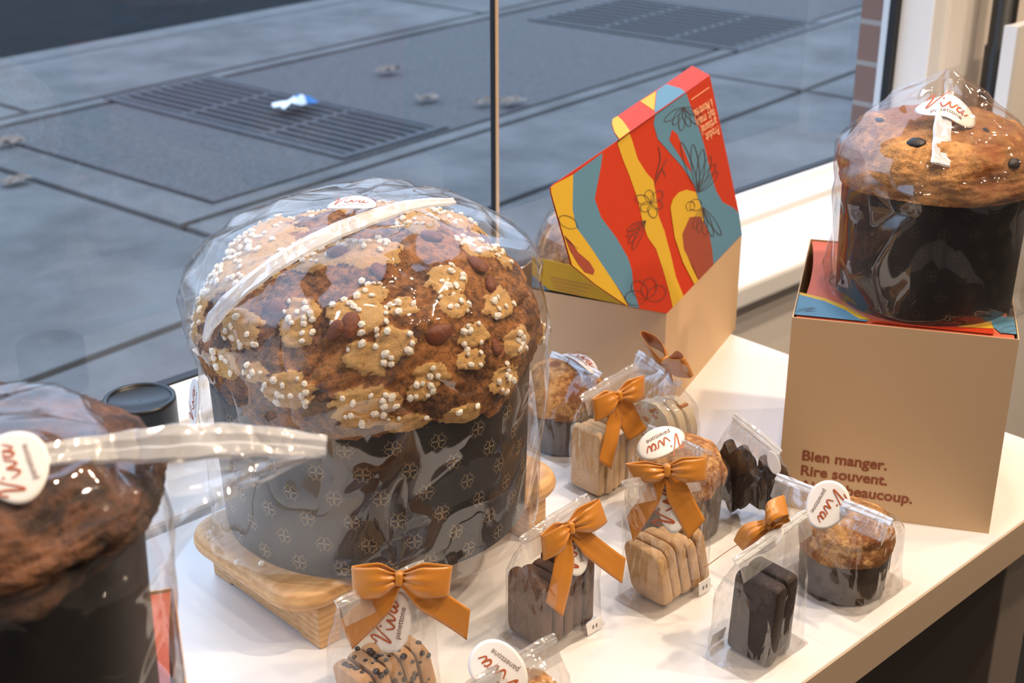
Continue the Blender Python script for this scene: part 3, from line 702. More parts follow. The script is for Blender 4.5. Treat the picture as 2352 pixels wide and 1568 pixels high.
for v in bm.verts: v.co *= 1+.28*noise.noise(v.co*900); v.co.z *= .8; v.co.x *= 1.2
nib_v = [v.co.copy() for v in bm.verts]; nib_f = [[v.index for v in f.verts] for f in bm.faces]; bm.free()
rnd = random.Random(5); spots = []
for i, (d, r) in enumerate(patches):
    t1 = d.orthogonal().normalized(); t2 = d.cross(t1)
    dense = 52 if i in (4, 5, 6, 19, 21, 22, 23, 24, 25, 26, 27, 28) else (24 if i < len(raw) else 22)
    for k in range(int(dense*(r/.3)**2)+4):
        a = rnd.uniform(0, 6.283); s = math.sqrt(rnd.random())*r*.86
        dd = (d+t1*math.cos(a)*math.tan(s)+t2*math.sin(a)*math.tan(s)).normalized()
        p, n_ = on_dome(dd)
        if p is not None and p.z > .172 and all((p-x[0]).length > .0032 for x in spots): spots.append((p, n_))
spots.sort(key=lambda x: (-1 if x[1].dot((CAM-x[0]).normalized()) > .25 else 0, (CAM-x[0]).length))
q = MB(); q.add([Vector((*GC, GZ))+v for v in nib_v], nib_f, M_NIB); proto = None; rest = MB()
pick = [x for i, x in enumerate(spots) if i % 3 == 0][:100]; ids = {id(x) for x in pick}
for p, n_ in spots:
    rot = n_.to_track_quat('Z', 'Y').to_euler(); rot.rotate_axis('Z', rnd.uniform(0, 6.28)); s = rnd.uniform(.62, 1.12); sc_ = (s*rnd.uniform(.8, 1.25), s, s*.9)
    pp = p+n_*.0009
    if id((p, n_)) in ids or any(p is x[0] for x in pick):
        if proto is None:
            b = MB(); b.add([pp+v for v in nib_v], nib_f, M_NIB); proto = b.build('sugar_nib', None, origin=pp); proto.parent = gp; proto.location = pp-Vector(gp['_w']); proto.rotation_euler = rot
        else: copy_to(proto, pp, gp, rot, sc_)
    else:
        R_ = rot.to_matrix(); rest.add([pp+R_@Vector((v.x*sc_[0], v.y*sc_[1], v.z*sc_[2])) for v in nib_v], nib_f, M_NIB)
tag(rest.build('sugar_nibs', gp), kind='stuff')
proto = None
for u, v, s in ((1005, 765, 1.25), (985, 549, .95), (808, 748, .9), (776, 760, .8), (1140, 797, .6), (780, 585, 1.0), (680, 600, .8), (1085, 616, .9), (640, 710, .9), (835, 470, 1.3), (870, 628, .7), (1118, 655, .6)):
    p, n_ = on_dome(dhit(u, v)); rot = n_.to_track_quat('Z', 'Y').to_euler(); rot.rotate_axis('Z', 1.2+u*.01)
    if proto is None:
        b = MB(); rows = []
        for i in range(11):
            f = i/10*2-1; w = .0062*(1-abs(f)**2.2)**.6*(1-.25*f)+.0002
            rows.append([p+Vector((w*math.cos(k*math.pi/7), f*.0105, w*.62*math.sin(k*math.pi/7)+.0004*math.sin(k*3))) for k in range(14)])
        b.grid(rows, M_ALM, closed=True); proto = b.build('almond', None, smooth=True, origin=p); proto.parent = gp; proto.location = p+n_*.001-Vector(gp['_w']); proto.rotation_euler = rot
    else: copy_to(proto, p+n_*.001, gp, rot, (s, s, s))
gb = thing('cellophane_bag', (*GC, .05), 'large crinkled clear bag around the giant panettone, white folded seam over its top', 'bag')
R_ = lambda z, r, ex=2.2: (GC[0], GC[1], z, r, r, math.radians(46.2), ex)
gfilm = film_loft(gb, 'film', [R_(.0510, .119, 2.8), R_(.062, .1215, 2.8), R_(.11, .1225, 2.6), R_(.165, .1245, 2.4), R_(.205, .1275), R_(.24, .1225), R_(.258, .106), R_(.2735, .082), R_(.284, .050), R_(.288, .012, 2)], 15, 27, .0058, M_FILMB, 3, soft=5, twist=4.5, bottom=False, top=True)
path = [hit(gfilm, u, v, .003) for u, v in ((480, 780), (500, 730), (555, 676), (640, 612), (745, 552), (850, 508), (950, 480), (1040, 472))]
band(gb, [p for p, n_ in path], [(n_+CAMDIR*.5) for p, n_ in path], [.003, .011, .012, .013, .013, .012, .010, .006], M_FOLDB, 'seam_fold')
c, n = hit(gfilm, 812, 487, .0075); sticker(gb, c, Z_+n*.25, (1, -.04), .0165, .0125, lambda x, y: 10*x*x, label='white oval sticker over the seam')
c, n = hit(gfilm, 459, 925, .004); sticker(gb, c, n+CAMDIR*.12, (.05, -1), .017, .0125, label='white oval sticker on the left side')
M_CR = M_NIB
proto = None
for u, v, z in ((601, 1293, .0525), (545, 1290, .0525)):
    p = P(u, v, z); b = MB(); b.add([p+x for x in nib_v], nib_f, M_NIB); tag(b.build('sugar_crumb', origin=p), ('white sugar crumb on the front rim of the bamboo stand, nearer the camera', 'white sugar crumb at the left on the bamboo stand rim')[v == 1290], 'crumb', 'sugar crumbs on the bamboo stand')
# ------------------------------------------------------------------ card boxes
def card_box(c, u, v, wu, wv, h, label):
    """closed card box with a tucked printed lid; u = front edge direction, v = to the back"""
    c = Vector((c[0], c[1], 0)); u = Vector((*u, 0)).normalized(); v = Vector((*v, 0)).normalized(); Z = Vector((0, 0, 1)); t_ = .0008
    t = thing('panettone_box', c, label, 'box'); q = MB()
    for d, e, a, b in ((v, u, wv, wu), (u, v, wu, wv)):
        for s in (-1, 1): q.box(c+d*s*(a/2-t_/2)+Z*h/2, d, e, Z, t_/2, b/2-(t_ if d is u else 0), h/2, M_BOX)
    q.box(c+Z*t_/2, u, v, Z, wu/2-t_, wv/2-t_, t_/2, M_BOX); q.build('body', t)
    q = MB(); rows = []; zt = h-.0012
    for i in range(25):
        s = i/24*2-1; r = []
        for j in range(25):
            w = j/24*2-1; ins = .0010+.006*(1-w*w)**1.0*(1 if abs(s) == 1 else 0)
            # lid curls down into the front slot
            z = zt-.0045*max(0, (-w-.86)/.14)**2
            r.append(c+u*(s*(wu/2-t_)-math.copysign(ins, s)*(abs(s)**6))+v*(w*(wv/2-t_*2.5))+Z*z)
        rows.append(r)
    q.grid(rows, M_TERRA, flip=True)
    def band(pts, m, dz):
        q.poly([c+u*(a*(wu/2-.0012))+v*(-wv/2+b)+Z*(zt+dz) for a, b in pts], m)
    band([(-1, .058), (-.75, .050), (-.5, .034), (-.3, .013), (-1, .012)], M_YEL, .0002)
    band([(-1, .052), (-.75, .043), (-.54, .028), (-.40, .012), (-.32, .0115), (-.34, .0085), (-1, .0085)], M_BLUE, .0004)
    band([(-.3, .010), (.1, .018), (.5, .022), (.80, .025), (.80, .0085), (-.3, .0085)], M_RED, .0002)
    band([(.30, .028), (.6, .036), (.78, .042), (.82, .020), (.5, .016)], M_YEL, .0004)
    band([(.78, .042), (.83, .046), (1, .046), (1, .012), (.86, .012), (.80, .022)], M_BLUE, .0006)
    def ln(pts, w=.0005):
        q.grid([[c+u*(p.x*(wu/2-.0012))+v*(-wv/2+p.y)+Z*(zt+.0008) for p in pr] for pr in stroke2d(pts, w*8, 4)][:0] or [[c+u*(p.x*wu/2)+v*(-wv/2+p.y)+Z*(zt+.0008) for p in pr] for pr in [(Vector((a.x, a.y+w/2, 0)), Vector((a.x, a.y-w/2, 0))) for a in catmull([(x, y, 0) for x, y in pts], 4)]], M_INK)
    for k in range(5): ln([(-.97, .012+k*.002), (-.90+.02*k, .020+k*.0015), (-.84+.01*k, .026-k*.002), (-.9, .014+k*.001)], .0003)
    ln([(.84, .016), (.88, .022), (.95, .027), (.99, .028)], .0004); ln([(.84, .016), (.9, .014), (.98, .020)], .0004)
    q.build('lid', t)['label'] = 'terracotta lid with a printed band along its front'
    q = MB(); q.box(c-v*(wv/2-.0026)+Z*(h-.009), u, v, Z, wu/2-.003, .0005, .0075, M_TERRA); q.build('tuck_flap', t)
    return t, c, u, v
rb, bc, bu, bv = card_box((.9700, .5460), (.515, -.857), (.857, .515), .167, .19, .1675, 'cream card box with a terracotta lid and rust lettering on its front')
q = MB(); Z = Vector((0, 0, 1)); fr = bc-bv*(.095+.0003)
a_ = PN(1842, 1056, fr, bv); b_ = PN(2037, 1076, fr, bv); ex_ = (b_-a_); L1 = ex_.length; ex_.normalize()
ez = Z
vs, fs, w1 = text2d('Bien manger.', .026); k = L1/w1
for i, s in enumerate(('Bien manger.', 'Rire souvent.', 'Aimer beaucoup.')):
    vs, fs, w_ = text2d(s, .026); o_ = a_-Z*(i*k*1.06)
    q.add([o_+bu*p.x*k+Z*p.y*k for p in vs], fs, M_BROWNINK)
q.build('lettering', rb)['label'] = 'three lines of rust brown lettering'
lb, lc, lu, lv = card_box((.185, .527), (.889, -.457), (.457, .889), .167, .19, .1675, 'card box with a terracotta lid under the chocolate panettone at the left')
# ------------------------------------------------------------------ open box with the printed lid
HB = .106; Ab = P(1531, 718, HB); Bb = P(1704, 539, HB); wv_ = .165
ud = (Bb-Ab); wu_ = ud.length; ud.normalize(); vd = Vector((-ud.y, ud.x, 0)); oc = (Ab+Bb)/2+vd*wv_/2; oc.z = 0
ob = thing('panettone_box', oc, 'open cream box with its red, blue and yellow printed lid raised', 'box')
q = MB(); t_ = .0008
for d, e, a, b in ((vd, ud, wv_, wu_), (ud, vd, wu_, wv_)):
    for s in (-1, 1): q.box(oc+d*s*(a/2-t_/2)+Z*HB/2, d, e, Z, t_/2, b/2-(t_ if d is ud else 0), HB/2, M_BOX)
q.box(oc+Z*t_/2, ud, vd, Z, wu_/2-t_, wv_/2-t_, t_/2, M_BOX); q.build('body', ob)
CR = lambda p: (1200+p[0]/2.613, 120+p[1]/2.613)
Cb = PN(*CR((1125, 140)), Bb, ud); Db = PN(*CR((640, 480)), Ab, ud)
ln_ = ud.cross((Cb-Bb).normalized()).normalized()
if ln_.dot(CAMDIR) < 0: ln_ = -ln_
q = MB()
def lidp(pts, m, off, p0=Ab, n0=None, dn=None):
    n0 = n0 or ln_; q.poly([PN(*CR(p), p0, n0)+n0*off for p in pts], m)
panel = [(867, 1566), (1318, 1095), (1300, 965), (1240, 680), (1180, 400), (1125, 140), (985, 240), (640, 480), (580, 525), (190, 790), (168, 812), (170, 840), (210, 985), (295, 1277), (440, 1395), (620, 1520), (700, 1538)]
base = [PN(*CR(p), Ab, ln_) for p in panel]
q.prism([p-ln_*.0008 for p in base], ln_*.0008, M_RED)
lidp([(300, 735), (480, 603), (470, 680), (432, 880), (470, 990), (560, 1110), (630, 1230), (656, 1310), (664, 1420), (700, 1535), (640, 1526), (590, 1440), (520, 1340), (440, 1220), (340, 1110), (315, 1040), (298, 940)], M_BLUE, .0003)
lidp([(190, 792), (302, 733), (298, 940), (320, 1050), (400, 1160), (480, 1280), (560, 1400), (622, 1500), (630, 1524), (440, 1396), (295, 1277), (210, 985), (170, 845), (168, 812)], M_YEL, .0004)
lidp([(248, 1098), (290, 1140), (330, 1200), (400, 1260), (430, 1310), (420, 1335), (370, 1320), (330, 1270), (282, 1190)], M_MAR, .0006)
lidp([(568, 545), (582, 525), (640, 482), (660, 540), (690, 640), (740, 720), (785, 770), (800, 860), (815, 980), (850, 1070), (890, 1220), (920, 1350), (965, 1462), (900, 1530), (880, 1440), (840, 1300), (800, 1180), (750, 1110), (720, 1020), (690, 880), (640, 740), (600, 640)], M_YEL, .0003)
lidp([(800, 352), (980, 240), (1010, 330), (1050, 430), (1090, 560), (1130, 730), (1160, 830), (1200, 900), (1260, 930), (1298, 965), (1316, 1094), (1190, 1225), (1140, 1278), (1120, 1180), (1090, 1030), (1060, 900), (1030, 800), (960, 690), (880, 600), (810, 520), (785, 430)], M_BLUE, .0003)
lidp([(895, 465), (925, 490), (1000, 670), (1012, 720), (960, 650), (878, 525)], M_RED, .0005)
lidp([(885, 930), (900, 880), (935, 840), (980, 825), (1035, 838), (1070, 930), (1085, 1020), (1000, 1000), (965, 1080), (970, 1180), (1010, 1280), (1052, 1370), (1028, 1392), (960, 1260), (910, 1110)], M_YEL, .0006)
lidp([(1000, 990), (1060, 985), (1090, 1030), (1115, 1080), (1135, 1190), (1142, 1275), (1052, 1366), (1020, 1290), (965, 1180), (955, 1090)], M_MAR, .0008)
def inkl(pts, w=4.5):
    q.grid([[PN(*CR((p.x, p.y)), Ab, ln_)+ln_*.0010 for p in pr] for pr in stroke2d(pts, w, 4)], M_INK)
def petal(cx, cy, a, l, w):
    ca, sa = math.cos(a), math.sin(a)
    inkl([(cx+x*ca-y*sa, cy+x*sa+y*ca) for x, y in ((0, 0), (l*.35, w*.8), (l*.8, w*.7), (l, 0), (l*.8, -w*.7), (l*.35, -w*.8), (0, 0))], 3.6)
for k in range(6): petal(765, 900, k*1.05+.3, 95 if k % 2 else 75, 32)
for k in range(4): petal(740, 1480, -.5-k*.85, 130, 52)
for k in range(4): petal(735, 1010, 2.0+k*.22, 190-k*22, 20)
for k in range(6): petal(1050, 840, -1.9+k*.22, 320-k*30, 26)
for k in range(5): petal(1080, 930, 1.0+k*.25, 200-k*15, 22)
for k in range(6): petal(960, 330, .4+k*.42, 120+20*(k % 2), 24)
petal(1000, 940, -.6, 80, 40); petal(985, 950, -1.0, 60, 30); petal(330, 1050, 3.6, 130, 40)
inkl([(810, 560), (822, 640), (800, 730), (790, 800)]); inkl([(862, 640), (835, 690), (805, 760)]); inkl([(855, 745), (830, 700), (800, 770)])
inkl([(240, 1100), (290, 1150), (330, 1180)], 3)
C6 = lambda p: (1480+p[0]/6.533, 130+p[1]/6.533)
for s, p0, p1 in (('Produit', (1095, 1035), (895, 1160)), ('artisanal', (1062, 905), (835, 1052)), ('fait main', (1035, 775), (755, 955)), ('\u00e0 Montr\u00e9al', (1000, 632), (722, 812))):
    a_ = PN(*C6(p0), Ab, ln_); b_ = PN(*C6(p1), Ab, ln_); x_ = (b_-a_); L_ = x_.length; x_.normalize(); y_ = ln_.cross(x_)
    vs, fs, w_ = text2d(s, .02); k = L_/w_
    q.add([a_+x_*p.x*k+y_*p.y*min(k, .0125)+ln_*.0009 for p in vs], fs, M_PINK)
q.grid([[PN(*C6(p), Ab, ln_)+ln_*.0009 for p in pr] for pr in (((690, 640), (690, 660)), ((960, 455), (962, 472)))], M_PINK)
q.build('printed_lid', ob)
ang = math.radians(62); ld = (Cb-Bb).normalized(); tn = (ln_*math.cos(ang)+ld*math.sin(ang)).normalized()
q = MB()
def tuck(pts, m, off): q.poly([PN(*CR(p), Cb, tn)+tn*off for p in pts], m)
tb = [PN(*CR(p), Cb, tn) for p in ((1125, 138), (1020, 80), (860, 190), (700, 293), (570, 382), (540, 400), (535, 430), (552, 480), (582, 524), (640, 480), (985, 238))]
q.prism([p-tn*.0008 for p in tb], tn*.0008, M_RED)
tuck([(862, 192), (948, 218), (978, 240), (792, 368), (805, 232)], M_BLUE, .0003); tuck([(800, 236), (706, 295), (790, 352)], M_YEL, .0003)
tuck([(570, 384), (600, 410), (646, 474), (582, 522), (552, 480), (537, 430), (541, 402)], M_YEL, .0003); q.build('tuck_flap', ob)
q = MB(); pl0 = Ab-ud*.0004; 
def strip(pts, m, off): q.poly([PN(*CR(p), pl0, ud)-ud*off for p in pts], m)
sb = [PN(*CR(p), pl0, ud) for p in ((60, 1225), (295, 1277), (440, 1395), (620, 1520), (860, 1564), (60, 1402))]
q.prism(sb, -ud*.0008, M_YEL); strip([(60, 1330), (112, 1382), (165, 1428), (60, 1405)], M_BLUE, .0012)
for k in range(4): strip([(170+k*8, 1345+k*22), (430+k*10-30*k, 1398+k*24-6*k), (430+k*10-30*k, 1403+k*24-6*k), (170+k*8, 1351+k*22)], M_TAN, .0012)
q.build('side_gusset', ob)
bp_ = oc-ud*.038
t = thing('panettone', (bp_.x, bp_.y, .0012), 'bagged golden panettone inside the open printed box, half hidden by its lid', 'panettone')
lathe_mould(t, (bp_.x, bp_.y), .0012, .112, .066, .069, M_MOULD2, seed=8); dome(t, (bp_.x, bp_.y), .0735, .122, .050, -.3, .75, M_GOLDCRUST, .003, 2.5, 21, 120, 50, glazed=.35)
t = thing('cellophane_bag', (bp_.x, bp_.y, .0012), 'clear bag on the panettone inside the open box', 'bag')
R_ = lambda z, r, ex=2.2: (bp_.x, bp_.y, z, r, r, .4, ex)
film_loft(t, 'film', [R_(.0013, .0705), R_(.1, .0725), R_(.13, .0770), R_(.16, .066), R_(.18, .036), R_(.186, .01)], 14, 30, .0016, M_FILM, 19, top=True)
# ------------------------------------------------------------------ golden panettone on the lettered box
RC = (.964, .527); RZ = .1672
t = thing('panettone', (*RC, RZ), 'golden raisin panettone in a black mould standing on the lettered box', 'panettone')
lathe_mould(t, RC, RZ, .270, .0685, .0715, M_MOULD2, (.0225, .0165, .0042), M_GOLD2, 5, nseg=180)
rd = dome(t, RC, .0765, .274, .041, -.25, .70, M_GOLDCRUST, .0032, 2.6, 13.2, 180, 80, glazed=.12)
proto = None
for u, v, s in ((2105, 328, 1.0), (1925, 415, .9), (2020, 275, .6), (2265, 300, .6), (2330, 375, .8), (2290, 250, .5)):
    try: p, n_ = hit(rd, u, v)
    except ValueError: continue
    rot = n_.to_track_quat('Z', 'Y').to_euler()
    if proto is None:
        b = MB(); rows = []
        for i in range(9):
            ph = -math.pi/2+math.pi*i/8; rows.append([p+Vector((.0072*math.cos(ph)*math.cos(k*.5236)*(1+.12*math.sin(k*2.1)), .0052*math.cos(ph)*math.sin(k*.5236), .0028*math.sin(ph))) for k in range(12)])
        b.grid(rows, M_RAISIN, closed=True); proto = b.build('raisin', None, smooth=True, origin=p); proto.parent = t; proto.location = p-Vector(t['_w']); proto.rotation_euler = rot
    else: copy_to(proto, p, t, rot, (s, s, s))
t = thing('cellophane_bag', (*RC, RZ), 'clear bag with a gathered peak and draped sticker around the golden panettone', 'bag')
an = math.atan2(rt.y, rt.x); R_ = lambda z, a, b, ex=2.3, dx=0: (RC[0]+rt.x*dx, RC[1]+rt.y*dx, z, a, b, an, ex)
rfilm = film_loft(t, 'film', [R_(.1676, .0735, .0735, 2.6), R_(.18, .0755, .0755, 2.8), R_(.24, .076, .076, 2.6), R_(.272, .0785, .0785), R_(.292, .0755, .070), R_(.312, .057, .044), R_(.328, .036, .020, 2, -.002), R_(.342, .014, .006, 2, 0), R_(.3485, .004, .002, 2, 0)], 17, 24, .0045, M_FILMB, 9, bottom=True, top=True, soft=6, twist=-3)
pts = [PN(u, v, Vector((*RC, .34)), FLATCAM) for u, v in ((2176, 178), (2168, 215))]
pts = [pts[0]+FLATCAM*.004, pts[1]+FLATCAM*.012]+[hit(rfilm, u, v, .003)[0] for u, v in ((2166, 275), (2163, 330), (2160, 384))]
band(t, pts, FLATCAM+Z*.4, [.005, .008, .013, .014, .0145], M_FOLDB, 'seam_fold')
c = pts[1].lerp(pts[2], .5)+CAMDIR*.006; sticker(t, c, (CAMDIR*.6+Z*.75), (1, .24), .0225, .0125, lambda x, y: 1.1*(math.sqrt(x*x+2e-5)-.0044)*.55, label='white sticker bent over the gathered film')
# ------------------------------------------------------------------ chocolate panettone at the left
c0 = P(10, 1700, .1675); LC = (c0.x, c0.y)
t = thing('panettone', (*LC, .1678), 'dark chocolate panettone in a black mould, near left corner of the photo', 'panettone')
lathe_mould(t, LC, .1678, .284, .069, .0715, M_MOULD2, seed=6)
dome(t, LC, .0800, .291, .027, -.60, .50, M_CHOCCRUST, .0042, 3.2, 31.7, 180, 80, crack=.0012)
t = thing('cellophane_bag', (*LC, .1678), 'clear bag with a long rolled seam sticking out right, around the chocolate panettone', 'bag')
R_ = lambda z, a, b, ex=2.4: (LC[0], LC[1], z, a, b, an, ex)
lfilm = film_loft(t, 'film', [R_(.1680, .076, .076, 2.6), R_(.19, .080, .078, 2.8), R_(.24, .083, .079, 2.6), R_(.275, .084, .082), R_(.300, .076, .072), R_(.318, .056, .05), R_(.3245, .02, .02)], 13, 22, .0048, M_FILMB, 14, bottom=True, top=True, soft=7, twist=3)
h1, _ = hit(lfilm, 60, 1062, .004); h0, _ = hit(lfilm, -160, 1085, .004); h2, _ = hit(lfilm, 230, 1046, .004)
d2 = (h2-CAM).dot(fw)
roll = [h0, h1, h2, PD(400, 1018, d2+.004), PD(560, 1012, d2+.012), PD(748, 1026, d2+.022)]
band(t, roll, CAMDIR+Z*.3, [.008, .009, .012, .016, .014, .0098], M_FOLDB, 'rolled_seam', .0022)
q = MB(); up_ = [PD(u, v, d2+.004+k*.0035) for k, (u, v) in enumerate(((380, 1030), (480, 1026), (580, 1024), (660, 1028), (735, 1038)))]
dn_ = [PD(u, v, d2+k*.004) for k, (u, v) in enumerate(((400, 1290), (455, 1215), (520, 1150), (600, 1110), (700, 1060)))]
rows = [[a.lerp(b, k/7)+fw*.003*math.sin(k*2+i*1.7)*(1 if 0 < k < 7 else 0) for k in range(8)] for i, (a, b) in enumerate(zip(up_, dn_))]
q.grid(rows, M_WEB); q.build('loose_flap', t)
c, n = hit(lfilm, 34, 1098, .006); sticker(t, c, n*.5+CAMDIR*.5+Z*.1, (-.33, -1), .0155, .0130, lambda x, y: 3*(x*x), label='white egg-shaped sticker near the left photo edge')
# ------------------------------------------------------------------ small bags with bows
NB = lambda pn: (pn*.8+FLATCAM*.5+Z*.42).normalized()
def pa_y(u, v, y): return PA(u, v, 1, y)
# A: chocolate chip slices, front
t, fl, rc, hd, pn = gift_bag('A', .4555, .596, .072, .043, 0, pa_y(775, 1388, .596), pa_y(972, 1297, .596), 1, label='clear bag of chocolate chip slices tied with a copper bow, front centre')
nb = (FLATCAM+Z*.28).normalized(); K = PN(918, 1325, rc+pn*.013, nb)
bow(t, K, nb, ((812, 1300), (816, 1372)), ((1034, 1299), (1026, 1368)), (((776, 1432), (808, 1497)), ((1080, 1402), (1072, 1474))), kn=(.0033, .0052))
c = PN(904, 1428, K-nb*.004, nb); sticker(t, c, nb, (.20, -1), .0205, .0112, egg=-.18)
slices('chocolate_chip_slice', 5, .428, .484, .596, .034, .037, M_CHIPC, .22, 3, 'front centre bag', 'cookie', 'chocolate chip slices', 'tan slice studded with dark chocolate chips', chips=14)
# B: cocoa slices
t, fl, rc, hd, pn = gift_bag('B', .5905, .574, .066, .044, 0, pa_y(1199, 1242, .575), pa_y(1349, 1143, .575), 2, label='clear bag of brown cocoa slices tied with a copper bow, right of the giant panettone')
nb = NB(pn); K = PN(1306, 1210, rc+pn*.013, nb)
bow(t, K, nb, ((1246, 1226), (1252, 1284)), ((1372, 1146), (1390, 1198)), (((1259, 1386), (1301, 1420)), ((1440, 1282), (1434, 1342))), kn=(.003, .0048))
c = PN(1320, 1262, K-nb*.004, nb); sticker(t, c, nb, (-.16, -1), .0185, .0092, egg=-.2)
slices('cocoa_slice', 5, .565, .617, .576, .036, .053, M_BROWNC, .0, 8, 'the bag nearest the stand', 'cookie', 'cocoa slices', 'upright brown cocoa slice', round_=.006, wob=.003)
# C: shortbread
t, fl, rc, hd, pn = gift_bag('C', .683, .550, .067, .041, 0, pa_y(1433, 1114, .55), pa_y(1596, 1082, .55), 3, label='clear bag of pale shortbread fingers tied with a copper bow, middle of the table')
nb = (FLATCAM+Z*.3).normalized(); K = PN(1531, 1078, rc+pn*.014, nb)
bow(t, K, nb, ((1440, 1064), (1464, 1106)), ((1618, 1050), (1618, 1102)), (((1441, 1188), (1456, 1248)), ((1621, 1195), (1582, 1241))), kn=(.0034, .0050))
c = PN(1541, 1150, K-nb*.004, nb); sticker(t, c, nb, (-.12, -1), .0235, .0095, egg=-.1)
slices('shortbread_finger', 5, .657, .711, .550, .034, .050, M_SHORT, .30, 5, 'the mid-table bag', 'cookie', 'shortbread fingers', 'pale shortbread finger leaning left')
# D: pale biscuits
t, fl, rc, hd, pn = gift_bag('D', .773, .692, .064, .040, 0, pa_y(1337, 916, .692), pa_y(1460, 842, .692), 4, label='clear bag of pale biscuits with a drooping copper bow, behind the shortbread bag')
nb = NB(pn); K = PN(1418, 908, rc+pn*.013, nb)
bow(t, K, nb, ((1364, 914), (1369, 966)), ((1476, 862), (1476, 913)), (((1380, 1060), (1411, 1080)), ((1490, 985), (1449, 1013))), kn=(.0030, .0048))
c = PN(1424, 958, K-nb*.004, nb); sticker(t, c, nb, (.1, -1), .0150, .0080, egg=-.2)
slices('pale_biscuit', 6, .747, .799, .692, .034, .058, M_PALEC, .0, 9, 'the bag behind shortbread', 'cookie', 'pale biscuits', 'square pale biscuit standing on edge', round_=.003, wob=.0008)
# E: nougat brittle, bow behind
t, fl, rc, hd, pn = gift_bag('E', .848, .697, .070, .046, math.pi/2, PA(1465, 812, 0, .848), PA(1562, 882, 0, .848), 5, label='clear bag of white nougat with almonds, beside the open printed box')
nb = (Vector((.93, .2, .35))+FLATCAM*.6).normalized(); K = PN(1525, 832, rc+Vector((.005, 0, .002)), nb)
bow(t, K, nb, ((1474, 764), (1490, 800)), ((1566, 824), (1587, 866)), (((1588, 850), (1592, 834)), ((1560, 884), (1548, 878))), kn=(.003, .0045))
for i in range(3):
    cx_, cy_ = (.838, .697, .0)[0]+.009*i, .697-.004*i; tt = thing('nougat_piece', (cx_, cy_, .002), 'white nougat piece with toasted almonds, %s from the left in its bag' % ORD[i], 'nougat', 'nougat pieces in the bag'); q = MB(); rows = []
    for f in (-1, -.8, 0, .8, 1):
        rows.append([Vector((cx_+f*.0042, cy_+.024*math.cos(k*.2618)*(1+.12*noise.noise(Vector((k, i, 2)))), .002+.026+.025*math.sin(k*.2618)*(1+.15*noise.noise(Vector((k*.8, i, 9)))))) for k in range(24)])
    q.grid(rows, M_NOUG, closed=True); q.poly(rows[0][::-1], M_NOUG); q.poly(rows[-1], M_NOUG); q.build('nougat', tt, smooth=True); rnd = random.Random(i+40)
    for k in range(7):
        p = Vector((cx_-.0045, cy_+rnd.uniform(-.018, .018), .03+rnd.uniform(-.018, .02))); q = MB(); s = rnd.uniform(.0028, .0052)
        q.prism([p+Vector((0, s*math.cos(a*1.2566)*(1+.3*rnd.random()), s*math.sin(a*1.2566)*(.7+.4*rnd.random()))) for a in range(5)], (.009, 0, 0), M_TAN); q.build('almond_piece', tt, bevel=.0006)
# J: dark slices, bow on the far side
t, fl, rc, hd, pn = gift_bag('J', .675, .460, .067, .043, 0, pa_y(1690, 1292, .46), pa_y(1850, 1181, .46), 6, label='clear bag of two dark chocolate slices at the front table edge', white=1)
nb = (Vector((-.55, .25, .6))+FLATCAM*.35).normalized(); K = PN(1766, 1203, rc-pn*.006+Z*.003, nb)
bow(t, K, nb, ((1690, 1240), (1716, 1268)), ((1798, 1140), (1808, 1186)), (((1612, 1300), (1616, 1296)), ((1800, 1180), (1812, 1192))), kn=(.003, .0045), bulge=.012)
sticker(t, rc-pn*.005-Z*.004, nb, (.8, -.6), .015, .008, txt=True)
slices('dark_chocolate_slice', 2, .662, .692, .458, .036, .061, M_COCOA, -.06, 12, 'the table edge bag', 'cake slice', 'dark chocolate slices', 'thick dark chocolate slice', edge=M_COCOA, wob=.0035, round_=.004)
# I, G, F, K: mini panettones
mini_loaf((.787, .466), .0335, .041, .024, 51, 'mini golden panettone by the front table edge before the lettered box')
t, fl, rc, hd, pn = gift_bag('I', .789, .468, .078, .075, math.pi/2, PA(1786, 1097, 0, .757), PA(2046, 1200, 0, .757), 7, label='clear bag with a straight white seam around the mini panettone by the front edge', ex=4, white=1)
c = PN(1899, 1160, rc+CAMDIR*.006, CAMDIR); sticker(t, c, CAMDIR+Z*.3+pn*.3, (-.5, .86), .0180, .0145, lambda x, y: 9*y*y, egg=-.14)
mini_loaf((.764, .604), .0335, .048, .027, 52, 'mini golden panettone behind the shortbread bag')
t, fl, rc, hd, pn = gift_bag('G', .764, .604, .074, .073, math.pi/2, PA(1490, 985, 0, .738), PA(1612, 1040, 0, .738), 8, label='clear bag around the mini panettone behind the shortbread bag', ex=4)
c = PN(1520, 1012, rc+CAMDIR*.008, CAMDIR); sticker(t, c, CAMDIR*.7+Z*.6, (-.86, .42), .0200, .0115, lambda x, y: 14*x*x, egg=.1)
mini_loaf((.802, .770), .0345, .046, .032, 53, 'mini golden panettone between the giant panettone and the open box')
t, fl, rc, hd, pn = gift_bag('F', .802, .770, .075, .073, math.pi/2, PA(1268, 815, 0, .802), PA(1378, 862, 0, .802), 9, label='clear bag around the mini panettone beside the open box', ex=4)
c = PN(1334, 822, rc+Z*.004+CAMDIR*.004, CAMDIR); sticker(t, c, CAMDIR*.25+Z*.9+Vector((.3, 0, 0)), (.86, .5), .0200, .0085, lambda x, y: 16*x*x)
mini_loaf((.470, .4875), .030, .040, .026, 54, 'mini golden panettone at the bottom edge of the photo')
t, fl, rc, hd, pn = gift_bag('K', .472, .4885, .070, .066, 0, pa_y(1075, 1578, .4885), pa_y(1272, 1466, .4885), 10, label='clear bag with a pointed seam end at the bottom edge of the photo', ex=4)
c = PN(1146, 1536, rc+CAMDIR*.008, CAMDIR); sticker(t, c, CAMDIR+Z*.3, (-.80, -.60), .0190, .0145, lambda x, y: 6*(x*x))
